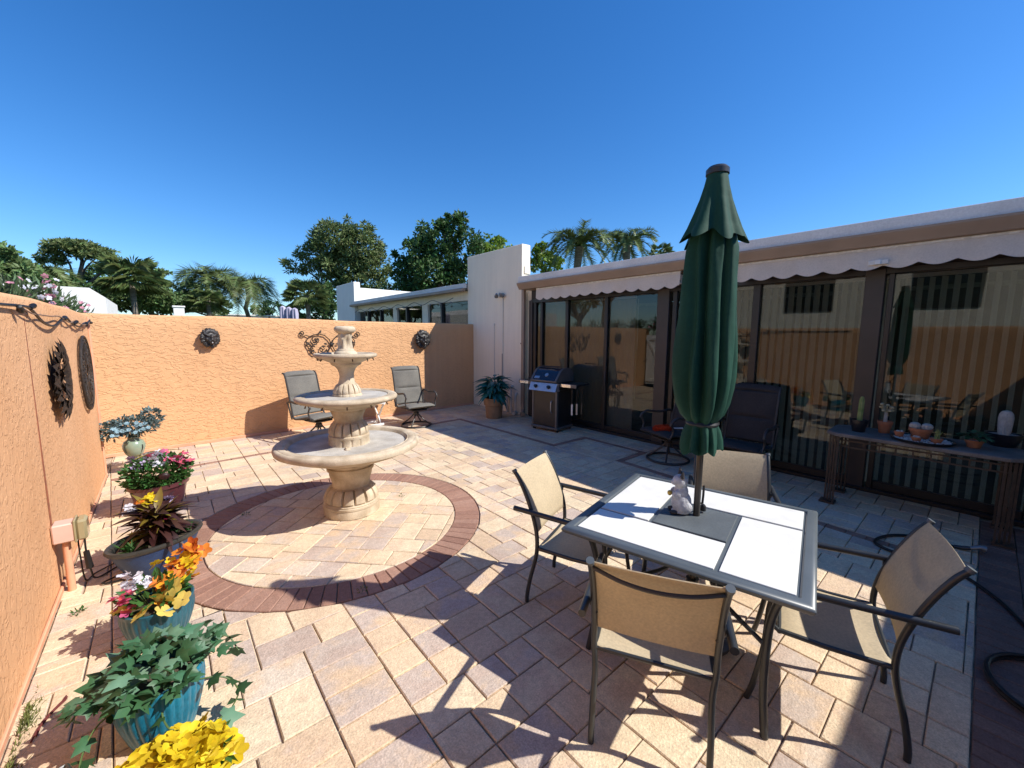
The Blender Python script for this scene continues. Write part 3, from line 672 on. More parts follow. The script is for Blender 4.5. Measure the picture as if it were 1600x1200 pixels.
# ---------------------------------------------------------------- sling dining chairs
mat('sling_tan', (.66, .545, .365), (.60, .49, .325), scale=4, rough=.75, fine=.1, trans=.3, bump=.3, bscale=420, bdist=.002)
mat('frame_dark', (.022, .024, .026), (.03, .033, .035), scale=12, rough=.36, spec=.6)
mat('table_grey', (.10, .115, .125), (.085, .10, .11), scale=6, rough=.38, spec=.55)
mat('tile_white', (.74, .725, .68), (.66, .64, .585), scale=9, rough=.32, fine=.03, spec=.4, fac=(.5, .8))
mat('tile_slate', (.12, .135, .14), (.085, .095, .10), scale=5, rough=.5, fine=.12)
def dining_chair():
    t = thing('patio_chair', 'x', 'chair'); hw = .245
    up = [(-.265, 0), (-.262, .06), (-.24, .18), (-.205, .32), (-.19, .42), (-.20, .53), (-.235, .65), (-.28, .76), (-.325, .845), (-.36, .892)]
    arm = [(-.335, .655), (-.2, .652), (0, .642), (.13, .632), (.2, .618), (.245, .575), (.262, .50), (.27, .3), (.30, .1), (.325, 0)]
    for s in (-1, 1):
        fr = MB().tube(spline([(s*(hw if z > .35 else hw-.01), y, z) for y, z in up], 4), .0135, 10).build('back_leg', 'frame_dark', t)
        MB().tube([(s*hw, -.356, .888), (s*hw, -.365, .903)], .0165, 10).build('end_cap', 'table_grey', fr)
        MB().tube(spline([(s*(hw+.03 if z > .3 else hw+.015), y, z) for y, z in arm], 4), .0135, 10).build('arm_leg', 'frame_dark', t)
        MB().tube([(s*(hw+.03), -.345, .656), (s*(hw+.03), .12, .634)], [.016]*2, 10).build('arm_sleeve', 'frame_dark', t)
        MB().tube([(s*(hw-.004), -.20, .40), (s*(hw-.002), .04, .392), (s*(hw+.002), .22, .40), (s*(hw+.022), .262, .44)], .012, 8).build('seat_rail', 'frame_dark', t)
        MB().tube([(s*hw-.01*s, -.22, .585), (s*(hw+.03), -.22, .652)], .008, 6).build('bracket', 'frame_dark', t)
    MB().tube([(-hw, -.185, .395), (hw, -.185, .395)], .010, 8).build('crossbar', 'frame_dark', t)
    MB().tube([(-hw, .215, .39), (hw, .215, .39)], .010, 8).build('crossbar', 'frame_dark', t)
    bow = MB().tube(spline([(-hw, -.338, .862), (-hw*.5, -.362, .838), (0, -.37, .83), (hw*.5, -.362, .838), (hw, -.338, .862)], 5), .0085, 8).build('top_bow', 'frame_dark', t)
    def sheet(pth, sag, nm, wn=12):
        pts = spline(pth, 4); mb = MB(); K = len(pts)
        for off in (0, .003):
            for p in pts:
                for i in range(wn+1):
                    u = i/wn*2-1; s_ = sag*(1-u*u); mb.v.append((u*(hw-.008), p.y-s_[1]-off, p.z-s_[2]-off))
        W = wn+1
        for o, fl_ in ((0, 0), (K*W, 1)):
            for j in range(K-1):
                for i in range(wn):
                    q = (o+j*W+i, o+j*W+i+1, o+(j+1)*W+i+1, o+(j+1)*W+i); mb.f.append(q if fl_ else q[::-1])
        for j in range(K-1):
            for i in (0, wn): mb.f.append((j*W+i, (j+1)*W+i, K*W+(j+1)*W+i, K*W+j*W+i))
        for i in range(wn):
            for j in (0, K-1): mb.f.append((j*W+i, j*W+i+1, K*W+j*W+i+1, K*W+j*W+i))
        return mb.build(nm, 'sling_tan', t, ang=60)
    sheet([(0, -.19, .505), (0, -.215, .62), (0, -.265, .745), (0, -.318, .845), (0, -.352, .895)], Vector((0, .012, 0)), 'back_sling')
    sheet([(0, -.185, .41), (0, -.10, .40), (0, .05, .398), (0, .16, .405), (0, .232, .392)], Vector((0, 0, .016)), 'seat_sling')
    return t
ch = [((1.415, .765), (.88, .475), 'tan sling chair nearest the camera with its back to us'),
      ((1.955, 1.937), (.356, -.935), 'tan sling chair at the left of the table, toward the fountain'),
      ((3.20, 1.17), (-.894, -.447), 'tan sling chair on the far side of the table behind the umbrella pole'),
      ((2.485, .120), (-.279, .96), 'tan sling chair at the right of the table, half in shade')]
pc = dining_chair()
for i, (m_, fc, lab) in enumerate(ch):
    o = pc if i == 0 else copy_tree(pc)
    d = Vector(fc).normalized(); o['label'] = lab; o['group'] = 'chairs around the patio table'
    c = Vector(m_)+d*.265; o.location = (c.x, c.y, 0); o.rotation_euler = (0, 0, math.atan2(d.y, d.x)-pi/2)

# ---------------------------------------------------------------- tiled table
TZ = .733; TC = Vector((2.262, 1.0)); TR = R(12.3)
tb = thing('patio_table', 'square patio table with white tiles and grey metal rim', 'table', (TC.x, TC.y, 0), TR)
S, wr = .56, .052
rim = MB(); prof = [(S-wr, TZ-.004), (S-wr, TZ-.03), (S-.012, TZ-.036), (S, TZ-.024), (S+.004, TZ-.012), (S-.004, TZ-.001), (S-.02, TZ+.004), (S-wr+.006, TZ+.003)]
for (ax, ay) in ((1, 1), (-1, 1), (-1, -1), (1, -1)): rim.v += [(ax*r, ay*r, z) for r, z in prof]
K = len(prof)
for c in range(4):
    for k in range(K): a, b = c*K, ((c+1) % 4)*K; rim.f.append((a+k, b+k, b+(k+1) % K, a+(k+1) % K))
rim.build('rim', 'table_grey', tb, ang=40)
MB().box((0, 0, TZ-.014), (2*(S-wr)+.004, 2*(S-wr)+.004, .012)).build('sub_top', 'table_grey', tb)
q = S-wr; cs = .2; g_ = .011
tiles = [(-q, -cs, -cs, q), (-q, -q, cs, -cs), (cs, -q, q, cs), (-cs, cs, q, q)]
for k, (x0, y0, x1, y1) in enumerate(tiles):
    MB().prism([(x0+g_, y0+g_), (x1-g_, y0+g_), (x1-g_, y1-g_), (x0+g_, y1-g_)], TZ-.01, TZ+.0005, .002).build('tile', 'tile_white', tb)
MB().prism([(-cs+g_, -cs+g_), (cs-g_, -cs+g_), (cs-g_, cs-g_), (-cs+g_, cs-g_)], TZ-.01, TZ+.0005, .002).build('centre_tile', 'tile_slate', tb, label='dark slate square in the middle of the table')
for sx in (-1, 1):
    for sy in (-1, 1):
        MB().tube(spline([(sx*.50, sy*.49, TZ-.03), (sx*.455, sy*.45, TZ-.06), (sx*.425, sy*.425, TZ-.15), (sx*.41, sy*.41, .45), (sx*.42, sy*.41, .2), (sx*.455, sy*.43, 0)], 5), [.017]*26, 10).build('leg', 'frame_dark', tb)
for s in (-1, 1):
    MB().tube(spline([(-.41, s*.41, .40), (-.2, s*.18, .43), (0, s*.10, .44), (.2, s*.18, .43), (.41, s*.41, .40)], 5), .011, 8).build('brace', 'frame_dark', tb)
    MB().tube([(s*.45, -.43, TZ-.045), (s*.45, .43, TZ-.045)], .011, 8).build('apron_bar', 'frame_dark', tb)

# ---------------------------------------------------------------- closed umbrella
mat('canvas_green', (.008, .046, .030), (.011, .06, .039), scale=3, rough=.75, fine=.08, bump=.35, bscale=7, bdist=.02, spec=.25)
mat('pole_bronze', (.07, .062, .055), (.055, .05, .045), scale=4, rough=.32, metal=.5)
UP = G(1088, 805, TZ); um = thing('patio_umbrella', 'closed dark green umbrella standing through the patio table', 'umbrella', (UP.x, UP.y, 0), R(15))
def uz(x, y): return VP(x, y, UP).z
ztop, zsk, zmid, ztie, zbot = uz(1122, 264), uz(1115, 368), uz(1105, 560), uz(1095, 660), uz(1092, 700)
MB().tube([(0, 0, .03), (0, 0, ztop-.1)], .019, 14).build('pole', 'pole_bronze', um)
MB().lathe([(.0, 0), (.20, 0), (.235, .012), (.235, .03), (.20, .05), (.06, .075), (.036, .11), (.036, .34), (.0, .34)], 32).build('base', 'frame_dark', um)
FA = [(.15, .9), (.95, .55), (1.75, 1.0), (2.5, .6), (3.2, .95), (3.95, .5), (4.75, 1.0), (5.55, .7)]      # fold valleys: angle, depth
def fold(th, r, z, a):
    k = 1.0
    for i, (c, d) in enumerate(FA):
        cc = c+.16*sin(1.9*z+i*1.7)+.05*sin(6*z+i); dl = (th-cc+pi) % (2*pi)-pi
        wv = .16+.05*sin(i*2.3); k -= a*d*math.exp(-(dl/wv)**2)
    k += a*.22*sin(2*th+1.3*z+.6)+a*.10*sin(3*th-2.2*z)
    k += a*.05*sin(9*th+7*z)*sin(5*z+th)
    return r*max(.3, k)
prof = [(.03, ztop-.25, .1), (.06, zsk+.12, .3), (.10, zsk+.03, .42), (.128, zsk-.08, .47), (.138, zsk-.25, .5), (.146, zsk-.42, .5), (.155, zmid+.14, .52), (.163, zmid, .54), (.165, zmid-.10, .54), (.160, ztie+.20, .54), (.145, ztie+.11, .52), (.118, ztie+.045, .42), (.088, ztie+.012, .25), (.082, ztie, .2), (.086, ztie-.012, .25), (.103, ztie-.05, .5), (.115, ztie-.10, .6), (.12, zbot-.005, .65)]
def dense(pr, k=3):
    out = []
    for i in range(len(pr)-1):
        for j in range(k): t = j/k; out.append(tuple(pr[i][c]*(1-t)+pr[i+1][c]*t for c in range(3)))
    return out+[pr[-1]]
def fold2(th, r, z, a):
    q_ = fold(th, r, z, a)
    return q_
cm = MB().lathe(dense(prof, 3), 192, fn=fold2, close=True)
# ragged hem
nv = len(cm.v)
for i in range(nv-192, nv):
    x, y, z = cm.v[i]; th = math.atan2(y, x); cm.v[i] = (x, y, z+.035*sin(4*th)**2-.02+.012*sin(7*th))
cm.build('canopy', 'canvas_green', um, ang=70)
vt = MB()
VA = [(.1, 1.0), (.85, .55), (1.7, 1.0), (2.45, .7), (3.25, 1.0), (4.1, .6), (4.8, .9), (5.6, .7)]
def vfold(th):
    return min(1, sum(d*math.exp(-(((th-c+pi) % (2*pi)-pi)/.27)**2) for c, d in VA))
def fold3(th, r, z, a): return r*(1-a*vfold(th))*(1+.12*a/.45*sin(2*th+2.4))
prv = dense([(.05, ztop-.02, .02), (.066, ztop-.02-.2*(ztop-zsk), .08), (.088, ztop-.02-.4*(ztop-zsk), .18), (.117, ztop-.02-.6*(ztop-zsk), .28), (.152, ztop-.02-.8*(ztop-zsk), .37), (.196, zsk-.02, .44)], 5)
vt.lathe(prv, 192, fn=fold3, close=True); nv = len(vt.v)
for ring in range(12):
    for i in range(nv-192*(ring+1), nv-192*ring):
        x, y, z = vt.v[i]; th = math.atan2(y, x) % (2*pi); vt.v[i] = (x, y, z+(.07*vfold(th)-.035+.010*sin(3*th))*(1-ring/12)**1.3)
vt.build('vent_canopy', 'canvas_green', um, ang=70)
MB().lathe([(0, ztop+.012), (.045, ztop+.01), (.058, ztop-.004), (.058, ztop-.03), (.05, ztop-.034), (0, ztop-.034)], 24).build('top_cap', 'pole_bronze', um)
MB().lathe([(.084, ztie-.012), (.09, ztie), (.084, ztie+.012)], 40, close=True).build('tie', 'black_rubber', um)
MB().tube([(.03, -.012, .80), (.055, -.02, .79), (.058, -.022, .84), (.058, -.022, .90)], .007, 8).build('crank', 'black_rubber', um)
MB().lathe([(0, 0), (.017, .003), (.017, .03), (.010, .04), (0, .04)], 12).build('crank_knob', 'black_rubber', um, loc=(.062, -.024, TZ+.01))

# ---------------------------------------------------------------- cat figurine on the table
mat('cat_grey', (.55, .55, .56), (.36, .36, .38), scale=30, rough=.9, bump=.9, bscale=120, bdist=.004, fine=.2)
mat('cat_dark', (.05, .045, .045), rough=.8)
mat('gold', (.62, .42, .10), (.5, .33, .08), rough=.4, metal=.6)
cp = G(1068, 803, TZ); cf = thing('cat_figurine', 'grey and white sitting cat figurine beside the umbrella pole', 'figurine', (cp.x+.005, cp.y+.02, TZ+.0005), R(38)); cf.scale = (1.02, 1.02, 1.02)
cb = MB(); cb.ell((0, 0, .065), (.052, .056, .07)); cb.ell((0, .004, .125), (.040, .040, .055)); cb.ell((0, .012, .19), (.046, .042, .040)); cb.ell((0, .048, .182), (.020, .016, .016)); cb.ell((.03, -.012, .045), (.028, .045, .04)); cb.ell((-.03, -.012, .045), (.028, .045, .04)); cb.ell((.03, .03, .115), (.014, .03, .03)); cb.ell((-.03, .03, .115), (.014, .03, .03)); cb.ell((0, 0, .012), (.05, .055, .012))
ob = cb.build('body', 'cat_grey', cf); rm = ob.modifiers.new('remesh', 'REMESH'); rm.mode = 'VOXEL'; rm.voxel_size = .004; rm.use_smooth_shade = True
sm = ob.modifiers.new('smooth', 'SMOOTH'); sm.iterations = 6
for s in (-1, 1):
    MB().lathe([(0, .045), (.008, .03), (.018, 0), (0, -.006)], 12, fn=lambda th, r, z, a: r*(.5+.5*abs(cos(th)))).build('ear', 'cat_dark', cf, loc=(s*.03, .008, .222), rot=(0, R(20*s), 0))
    MB().ell((s*.032, .045, .012), (.016, .024, .012), 10, 8).build('paw', 'cat_dark', cf)
MB().ell((0, .066, .115), (.012, .014, .016), 10, 8).build('bell', 'gold', cf)
MB().tube(spline([(.03, -.05, .012), (.06, -.04, .014), (.07, 0, .014), (.055, .03, .013)], 5), .010, 8).build('tail', 'cat_dark', cf)

# ---------------------------------------------------------------- swivel rocker chairs
mat('sling_grey', (.165, .155, .135), (.125, .118, .105), scale=3, rough=.85, fine=.16, bump=.3, bscale=240, bdist=.002, stretch=(1, 1, 1))
mat('frame_brown', (.035, .030, .027), (.05, .043, .038), scale=12, rough=.42, spec=.5)
def swivel():
    t = thing('swivel_chair', 'x', 'chair'); hw = .285
    MB().tube([(.285*cos(2*pi*k/36), .285*sin(2*pi*k/36), .017) for k in range(36)], .0165, 8, closed=True).build('base_ring', 'frame_brown', t)
    for k in range(4):
        a = pi/4+k*pi/2; MB().tube(spline([(.282*cos(a), .282*sin(a), .03), (.18*cos(a), .18*sin(a), .10), (.07*cos(a), .07*sin(a), .20), (.03*cos(a), .03*sin(a), .27)], 4), .013, 8).build('base_leg', 'frame_brown', t)
    MB().lathe([(0, .2), (.05, .2), (.055, .26), (.04, .28), (.04, .315), (0, .315)], 16).build('hub', 'frame_brown', t)
    MB().box((0, .0, .325), (.30, .34, .025), bev=.006).build('spring_plate', 'frame_brown', t)
    side = [(.27, .40), (.14, .425), (-.06, .385), (-.20, .365), (-.255, .40), (-.29, .52), (-.335, .72), (-.385, .93), (-.42, 1.06), (-.455, 1.115), (-.49, 1.12)]
    for s in (-1, 1):
        MB().tube(spline([(s*hw, y, z) for y, z in side], 4), .0145, 8).build('side_rail', 'frame_brown', t)
        fl = MB()
        pth = spline([(s*(hw+.035), y, z) for y, z in ((-.34, .64), (-.25, .665), (-.1, .645), (.06, .665), (.16, .67), (.235, .625), (.255, .575))], 5)
        fl.tube(pth, .018, 10)
        ar = fl.build('arm', 'frame_brown', t)
        MB().tube(spline([(s*(hw+.035), .245, .60), (s*(hw+.03), .20, .50), (s*(hw+.012), .235, .40), (s*hw, .24, .385)], 4), .013, 8).build('arm_support', 'frame_brown', ar)
        MB().tube([(s*(hw+.035), -.33, .64), (s*(hw+.015), -.27, .36)], .013, 8).build('arm_support', 'frame_brown', ar)
        MB().tube([(s*hw, -.26, .37), (s*.14, -.1, .335), (s*.14, .12, .335), (s*hw, .22, .40)], .012, 8).build('seat_rail', 'frame_brown', t)
    MB().tube([(-hw, -.488, 1.12), (hw, -.488, 1.12)], .013, 8).build('top_rail', 'frame_brown', t)
    def pad(y0z0, n, nm, th=.055):
        pts = spline(y0z0, 12); K = len(pts); wn = 10; mb = MB(); W = wn+1
        tot = K-1
        for side_ in (1, -1):
            for j, p in enumerate(pts):
                u = j/tot*n; puff = th*(.12+.88*min(1, 2.2*abs(sin(pi*(u % 1.0 if u < n else 1)))**.7))
                a = pts[max(0, j-1)]; b = pts[min(K-1, j+1)]; tg = (b-a).normalized(); nr = Vector((0, -tg.z, tg.y))
                for i in range(W):
                    v = i/wn*2-1; e = (1-abs(v)**6)
                    q_ = p+nr*side_*(puff*e*.5+.002); mb.v.append((v*(hw-.012), q_.y, q_.z))
        for o, f2 in ((0, 0), (K*W, 1)):
            for j in range(K-1):
                for i in range(wn): q_ = (o+j*W+i, o+j*W+i+1, o+(j+1)*W+i+1, o+(j+1)*W+i); mb.f.append(q_ if f2 else q_[::-1])
        for j in range(K-1):
            for i in (0, wn): mb.f.append((j*W+i, (j+1)*W+i, K*W+(j+1)*W+i, K*W+j*W+i))
        for i in range(wn):
            for j in (0, K-1): mb.f.append((j*W+i, j*W+i+1, K*W+j*W+i+1, K*W+j*W+i))
        return mb.build(nm, 'sling_grey', t, ang=50)
    pad([(0, -.262, .41), (0, -.29, .52), (0, -.335, .72), (0, -.385, .93), (0, -.42, 1.06), (0, -.455, 1.11), (0, -.485, 1.125)], 3, 'back_pad')
    pad([(0, .275, .395), (0, .25, .415), (0, .14, .425), (0, -.06, .388), (0, -.2, .372), (0, -.25, .392)], 2, 'seat_pad')
    return t
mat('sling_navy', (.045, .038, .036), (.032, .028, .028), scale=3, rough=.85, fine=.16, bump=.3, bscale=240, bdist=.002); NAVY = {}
sw = swivel()
SW = [((1.93, 7.30), (.34, -.94), 'grey padded swivel chair by the back wall left of the fountain', 'swivel chairs by the back wall'),
      ((3.70, 7.20), (-.02, -1), 'grey padded swivel chair under the right lion mask', 'swivel chairs by the back wall'),
      ((5.44, 2.86), (-.93, .36), 'dark swivel chair by the glass holding an orange duster', 'swivel chairs along the glass'),
      ((5.52, 1.93), (-.98, -.05), 'dark empty swivel chair by the glass right of the umbrella', 'swivel chairs along the glass')]
for i, (c, d, lab, grp) in enumerate(SW):
    o = sw if i == 0 else copy_tree(sw); o['label'] = lab; o['group'] = grp
    o.location = (c[0], c[1], 0); o.rotation_euler = (0, 0, math.atan2(d[1], d[0])-pi/2)
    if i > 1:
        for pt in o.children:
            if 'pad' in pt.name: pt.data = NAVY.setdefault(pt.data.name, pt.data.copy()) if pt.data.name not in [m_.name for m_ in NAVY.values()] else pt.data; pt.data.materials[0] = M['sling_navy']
mat('duster', (.62, .075, .02), (.45, .04, .012), scale=60, rough=.95, bump=1, bscale=160, bdist=.01)
du = thing('duster', 'fluffy orange duster lying on the dark swivel chair seat', 'duster', (5.30, 2.88, .435), R(-35))
db = MB()
for k in range(900):
    u = rnd(-1, 1); a = rnd(0, 2*pi); r = .042*(1-abs(u)**5)*rnd(.75, 1.1); p = Vector((u*.15, cos(a)*r, .045+sin(a)*r)); d = Vector((rnd(-.5, .5), cos(a), sin(a))).normalized()*.02; s_ = Vector((1, 0, 0))*.006
    db.add([p-s_-d, p+s_-d, p+d], [(0, 1, 2)])
db.ell((0, 0, .045), (.15, .038, .038), 14, 10); db.build('fibres', 'duster', du, smooth=False)
MB().tube([(.14, 0, .045), (.2, .005, .04), (.30, .01, .035)], [.012, .010, .013], 8).build('handle', 'rail_white', du)

# ---------------------------------------------------------------- white folding side table between the back chairs
ft = thing('folding_table', 'small white folding side table behind the fountain', 'table', (2.86, 7.42, 0), R(8))
for k in range(5): MB().box((0, -.16+.08*k, .50), (.46, .068, .014), bev=.003).build('slat', 'white_paint', ft)
for s in (-1, 1):
    MB().box((s*.20, 0, .485), (.03, .38, .025), bev=.003).build('batten', 'white_paint', ft)
    for q_ in (-1, 1): MB().box((s*(.19 if q_ > 0 else .165), 0, .245), (.02, .035, .60), Matrix.Rotation(q_*R(35), 3, 'X'), bev=.003).build('leg', 'white_paint', ft)
for y in (-.15, .15): MB().box((0, y, .10), (.40, .02, .04), bev=.003).build('stretcher', 'white_paint', ft)

# ---------------------------------------------------------------- gas grill
mat('grill_black', (.012, .013, .016), (.02, .021, .024), scale=8, rough=.28, spec=.5)
mat('lid_navy', (.012, .014, .03), (.012, .014, .03), rough=.15, coat=.6)
mat('grill_grey', (.16, .15, .145), (.13, .12, .115), scale=6, rough=.45, metal=.3)
mat('steel', (.50, .51, .55), (.42, .43, .47), scale=14, rough=.32, metal=.75)
mat('door_brown', (.045, .035, .03), (.035, .028, .024), rough=.35)
mat('polished', (.8, .78, .76), (.78, .76, .74), rough=.12, metal=1)
gr = thing('gas_grill', 'black and steel gas grill on a cabinet cart beside the doors', 'grill', (5.55, 5.30, 0), R(-82.0)); gr.scale = (1.05, 1.05, 1.07)
# local: front faces -y, width along x
def gp(name, c, d, m, bev=.006, parent=None, rot=None): return MB().box(c, d, rot, bev).build(name, m, parent or gr)
cab = gp('cabinet', (0, .03, .40), (.54, .44, .68), 'grill_black', .01)
gp('frame_post', (-.255, -.20, .40), (.04, .05, .70), 'grill_grey', .005); gp('frame_post', (.255, -.20, .40), (.04, .05, .70), 'grill_grey', .005)
gp('bottom_shelf', (0, .02, .065), (.58, .50, .045), 'grill_grey', .008)
dr = gp('door', (0, -.205, .41), (.465, .03, .62), 'door_brown', .006)
MB().tube(spline([(.165, -.222, .55), (.165, -.25, .52), (.165, -.255, .44), (.165, -.25, .37), (.165, -.222, .34)], 4), .009, 8).build('handle', 'steel', dr)
for x in (-.25, .25):
    for y in (-.17, .22): MB().lathe([(0, -.018), (.028, -.018), (.03, 0), (.028, .018), (0, .018)], 14).build('caster', 'black_rubber', gr, loc=(x, y, .03), rot=(0, R(90), 0))
gp('firebox', (0, .03, .80), (.58, .46, .14), 'grill_black', .012)
cpn = MB().add([(-.29, -.30, .715), (.29, -.30, .715), (.29, -.245, .85), (-.29, -.245, .85), (-.29, -.17, .715), (.29, -.17, .715), (.29, -.17, .85), (-.29, -.17, .85)], [(0, 1, 2, 3), (1, 5, 6, 2), (5, 4, 7, 6), (4, 0, 3, 7), (3, 2, 6, 7), (4, 5, 1, 0)]).build('control_panel', 'steel', gr, smooth=False)
for x in (-.15, .13): MB().lathe([(0, .036), (.024, .036), (.028, .02), (.034, 0), (0, 0)], 18).build('knob', 'grill_black', cpn, loc=(x, -.276, .785), rot=(R(68), 0, 0))
# lid: domed profile swept along x
lp = [(-.24, .87), (-.245, .90), (-.22, .94), (-.16, 1.01), (-.11, 1.06), (-.03, 1.095), (.08, 1.10), (.18, 1.08), (.25, 1.02), (.265, .94), (.265, .87)]
def sweep(x0, x1, sc_, m, nm, par, dz=0):
    mb = MB(); K = len(lp)
    for x in (x0, x1): mb.v += [(x, y*sc_, .87+(z-.87)*sc_+dz) for y, z in lp]
    for k in range(K-1): mb.f.append((k, k+1, K+k+1, K+k))
    mb.f += [tuple(range(K)), tuple(K+k for k in range(K))[::-1], (0, K, 2*K-1, K-1)]
    return mb.build(nm, m, par, ang=40)
lid = sweep(-.25, .25, 1.0, 'lid_navy', 'lid', gr)
sweep(-.285, -.245, 1.03, 'grill_grey', 'lid_end', lid); sweep(.245, .285, 1.03, 'grill_grey', 'lid_end', lid)
MB().box((0, -.25, .885), (.57, .05, .03), bev=.008).build('lid_lip', 'grill_grey', lid)
nrm = Matrix.Rotation(R(48), 3, 'X')
MB().lathe([(0, .008), (.034, .008), (.038, 0), (0, 0)], 24).build('thermometer', 'steel', lid, loc=(.02, -.185, .985), rot=(R(48), 0, 0))
MB().box((0, 0, .001), (.11, .05, .004), bev=.001).build('name_plate', 'steel', lid, loc=(-.165, -.222, .94), rot=(R(50), 0, 0))
MB().tube([(-.2, -.02, 1.12), (.2, -.02, 1.12)], .011, 8).build('lid_handle', 'grill_black', lid)
for s in (-1, 1):
    sh = gp('side_shelf', (s*.46, .04, .835), (.34, .40, .035), 'grill_black', .01)
    gp('shelf_front', (s*.46, -.168, .825), (.34, .02, .06), 'grill_grey', .005, sh)
gp('shelf_trim', (-.50, -.181, .825), (.20, .008, .052), 'polished', .002); gp('shelf_trim', (.42, -.181, .825), (.20, .008, .052), 'polished', .002)
for k, (x, y) in enumerate(((.56, -.19), (.60, -.10), (.635, .0))):
    tl = thing('grill_tool', ['steel grill tongs hanging from the grill shelf', 'steel spatula hanging from the grill shelf', 'dark grill fork hanging from the grill shelf'][k], 'tool', gr.matrix_world @ Vector((0, 0, 0)), 0, 'grill tools hanging from the shelf')
    tl.location = Vector((5.55, 5.30, 0))+Matrix.Rotation(R(-82), 3, 'Z') @ Vector((x*1.05, y*1.05, 0)); tl.rotation_euler = (0, 0, R(-82))
    mm = ['rail_white', 'steel', 'grill_black'][k]
    MB().tube([(0, 0, .82), (0, 0, .56)], .006, 6).build('handle', 'grill_black', tl); MB().box((0, 0, .47), (.035, .006, .20), bev=.002).build('blade', mm, tl)

# ---------------------------------------------------------------- stone topped console with plants
mat('console_top', (.20, .175, .155), (.13, .115, .105), scale=6, rough=.55, fine=.2)
mat('iron_brown', (.085, .055, .038), (.055, .036, .026), scale=14, rough=.55, fine=.2)
CZ = .78
ct = thing('console_table', 'long stone topped console with slatted iron legs under the window', 'table', (5.60, .36, 0))
hx, hy, cc = .30, .68, .10
MB().prism([(-hx+cc, -hy), (hx-cc, -hy), (hx, -hy+cc), (hx, hy-cc), (hx-cc, hy), (-hx+cc, hy), (-hx, hy-cc), (-hx, -hy+cc)], CZ-.035, CZ, .008).build('top', 'console_top', ct)
for z in (CZ-.075, CZ-.14):
    for s in (-1, 1): MB().box((s*(hx-.05), 0, z), (.014, 2*hy-.2, .014)).build('apron_rail', 'iron_brown', ct, smooth=False); MB().box((0, s*(hy-.07), z), (2*hx-.2, .014, .014)).build('apron_rail', 'iron_brown', ct, smooth=False)
for s in (-1, 1):
    for k in range(9): MB().box((s*(hx-.05), -hy+.2+k*.12, CZ-.1075), (.010, .012, .052)).build('apron_bar', 'iron_brown', ct, smooth=False)
for sx in (-1, 1):
    for sy in (-1, 1):
        lg = MB().box((sx*(hx-.06), sy*(hy-.07), .012), (.12, .13, .022)).build('leg', 'iron_brown', ct, smooth=False)
        for k in range(4): MB().box((sx*(hx-.02-.028*k), sy*(hy-.12+.028*k), CZ/2-.02), (.016, .016, CZ-.04)).build('slat', 'iron_brown', lg, smooth=False)
# ================================================================ plants in pots
leafmat('leaf_green', (.055, .15, .035)); leafmat('leaf_ivy', (.05, .135, .055), .45); leafmat('leaf_ivy_pale', (.13, .25, .15), .3); leafmat('leaf_teal', (.035, .19, .16), .35, .15, .4)
leafmat('leaf_blue', (.13, .20, .20), .5); leafmat('leaf_dark', (.055, .022, .018), .5, .15); leafmat('leaf_bronze', (.26, .20, .03), .35)
leafmat('petal_yellow', (.80, .60, .02), .12, .3, .6); leafmat('petal_cream', (.85, .66, .16), .1, .3, .6); leafmat('petal_orange', (.78, .25, .025), .35, .25, .6); leafmat('petal_pink', (.68, .12, .24), .4, .25, .6); leafmat('petal_white', (.74, .74, .82), .15, .25, .6); leafmat('petal_lilac', (.55, .45, .68), .25, .25, .6); leafmat('petal_red', (.45, .03, .07), .3, .2, .6)
leafmat('stem_green', (.10, .16, .05), .2, .1)
mat('glaze_teal', (.012, .07, .105), (.022, .11, .15), scale=7, rough=.35, coat=.12, fine=.2, stretch=(1, 1, .25))
mat('glaze_teal_bright', (.008, .12, .20), (.016, .17, .26), scale=7, rough=.35, coat=.12, fine=.2, stretch=(1, 1, .25))
mat('glaze_blue', (.014, .035, .10), (.03, .06, .14), scale=6, rough=.5, coat=0, fine=.25)
mat('glaze_rim', (.045, .045, .04), (.03, .03, .028), rough=.35)
mat('glaze_plum', (.10, .03, .035), (.07, .022, .026), rough=.3, coat=.3)
mat('celadon', (.20, .27, .20), (.26, .32, .24), scale=9, rough=.22, coat=.4)
mat('terracotta', (.42, .17, .085), (.34, .13, .07), scale=9, rough=.85, fine=.1)
mat('terracotta_tan', (.36, .22, .12), (.30, .18, .10), scale=7, rough=.8, fine=.1)
mat('pot_black', (.014, .014, .018), (.02, .02, .024), rough=.35)
mat('pebble', (.55, .53, .50), (.3, .28, .26), scale=90, rough=.8, bump=1, bscale=120)

def leaf_mesh(nm, m, L, W, bend=.3, foldv=.25, n=5, tip=1.0, base=.35):
    """blade along +y from the origin, drooping, folded on its midrib"""
    mb = MB()
    for i in range(n+1):
        t = i/n; wd = W*(sin(pi*(base*.0+t)**.75))*(1-.15*t) if 0 < t < 1 else 0.0
        y = L*t; z = -bend*L*t*t
        mb.v += [(-wd/2, y, z+foldv*wd*.5), (0, y, z), (wd/2, y, z+foldv*wd*.5)]
    for i in range(n):
        a = i*3; mb.f += [(a, a+1, a+4, a+3), (a+1, a+2, a+5, a+4)]
    return mb.mesh(nm, m, True, 180)
def ivy_mesh(nm, m, s):
    o = [(0, 0), (.22, -.12), (.50, .02), (.36, .22), (.58, .50), (.27, .52), (0, 1.0), (-.27, .52), (-.58, .50), (-.36, .22), (-.50, .02), (-.22, -.12)]
    mb = MB(); mb.v = [(0, .3*s, .02*s)]+[(x*s, y*s, (-.28*abs(x)-.10*y*y+.05*sin(7*y))*s) for x, y in o]
    mb.f = [(0, k, k % 12+1) for k in range(1, 13)]
    return mb.mesh(nm, m, True, 180)
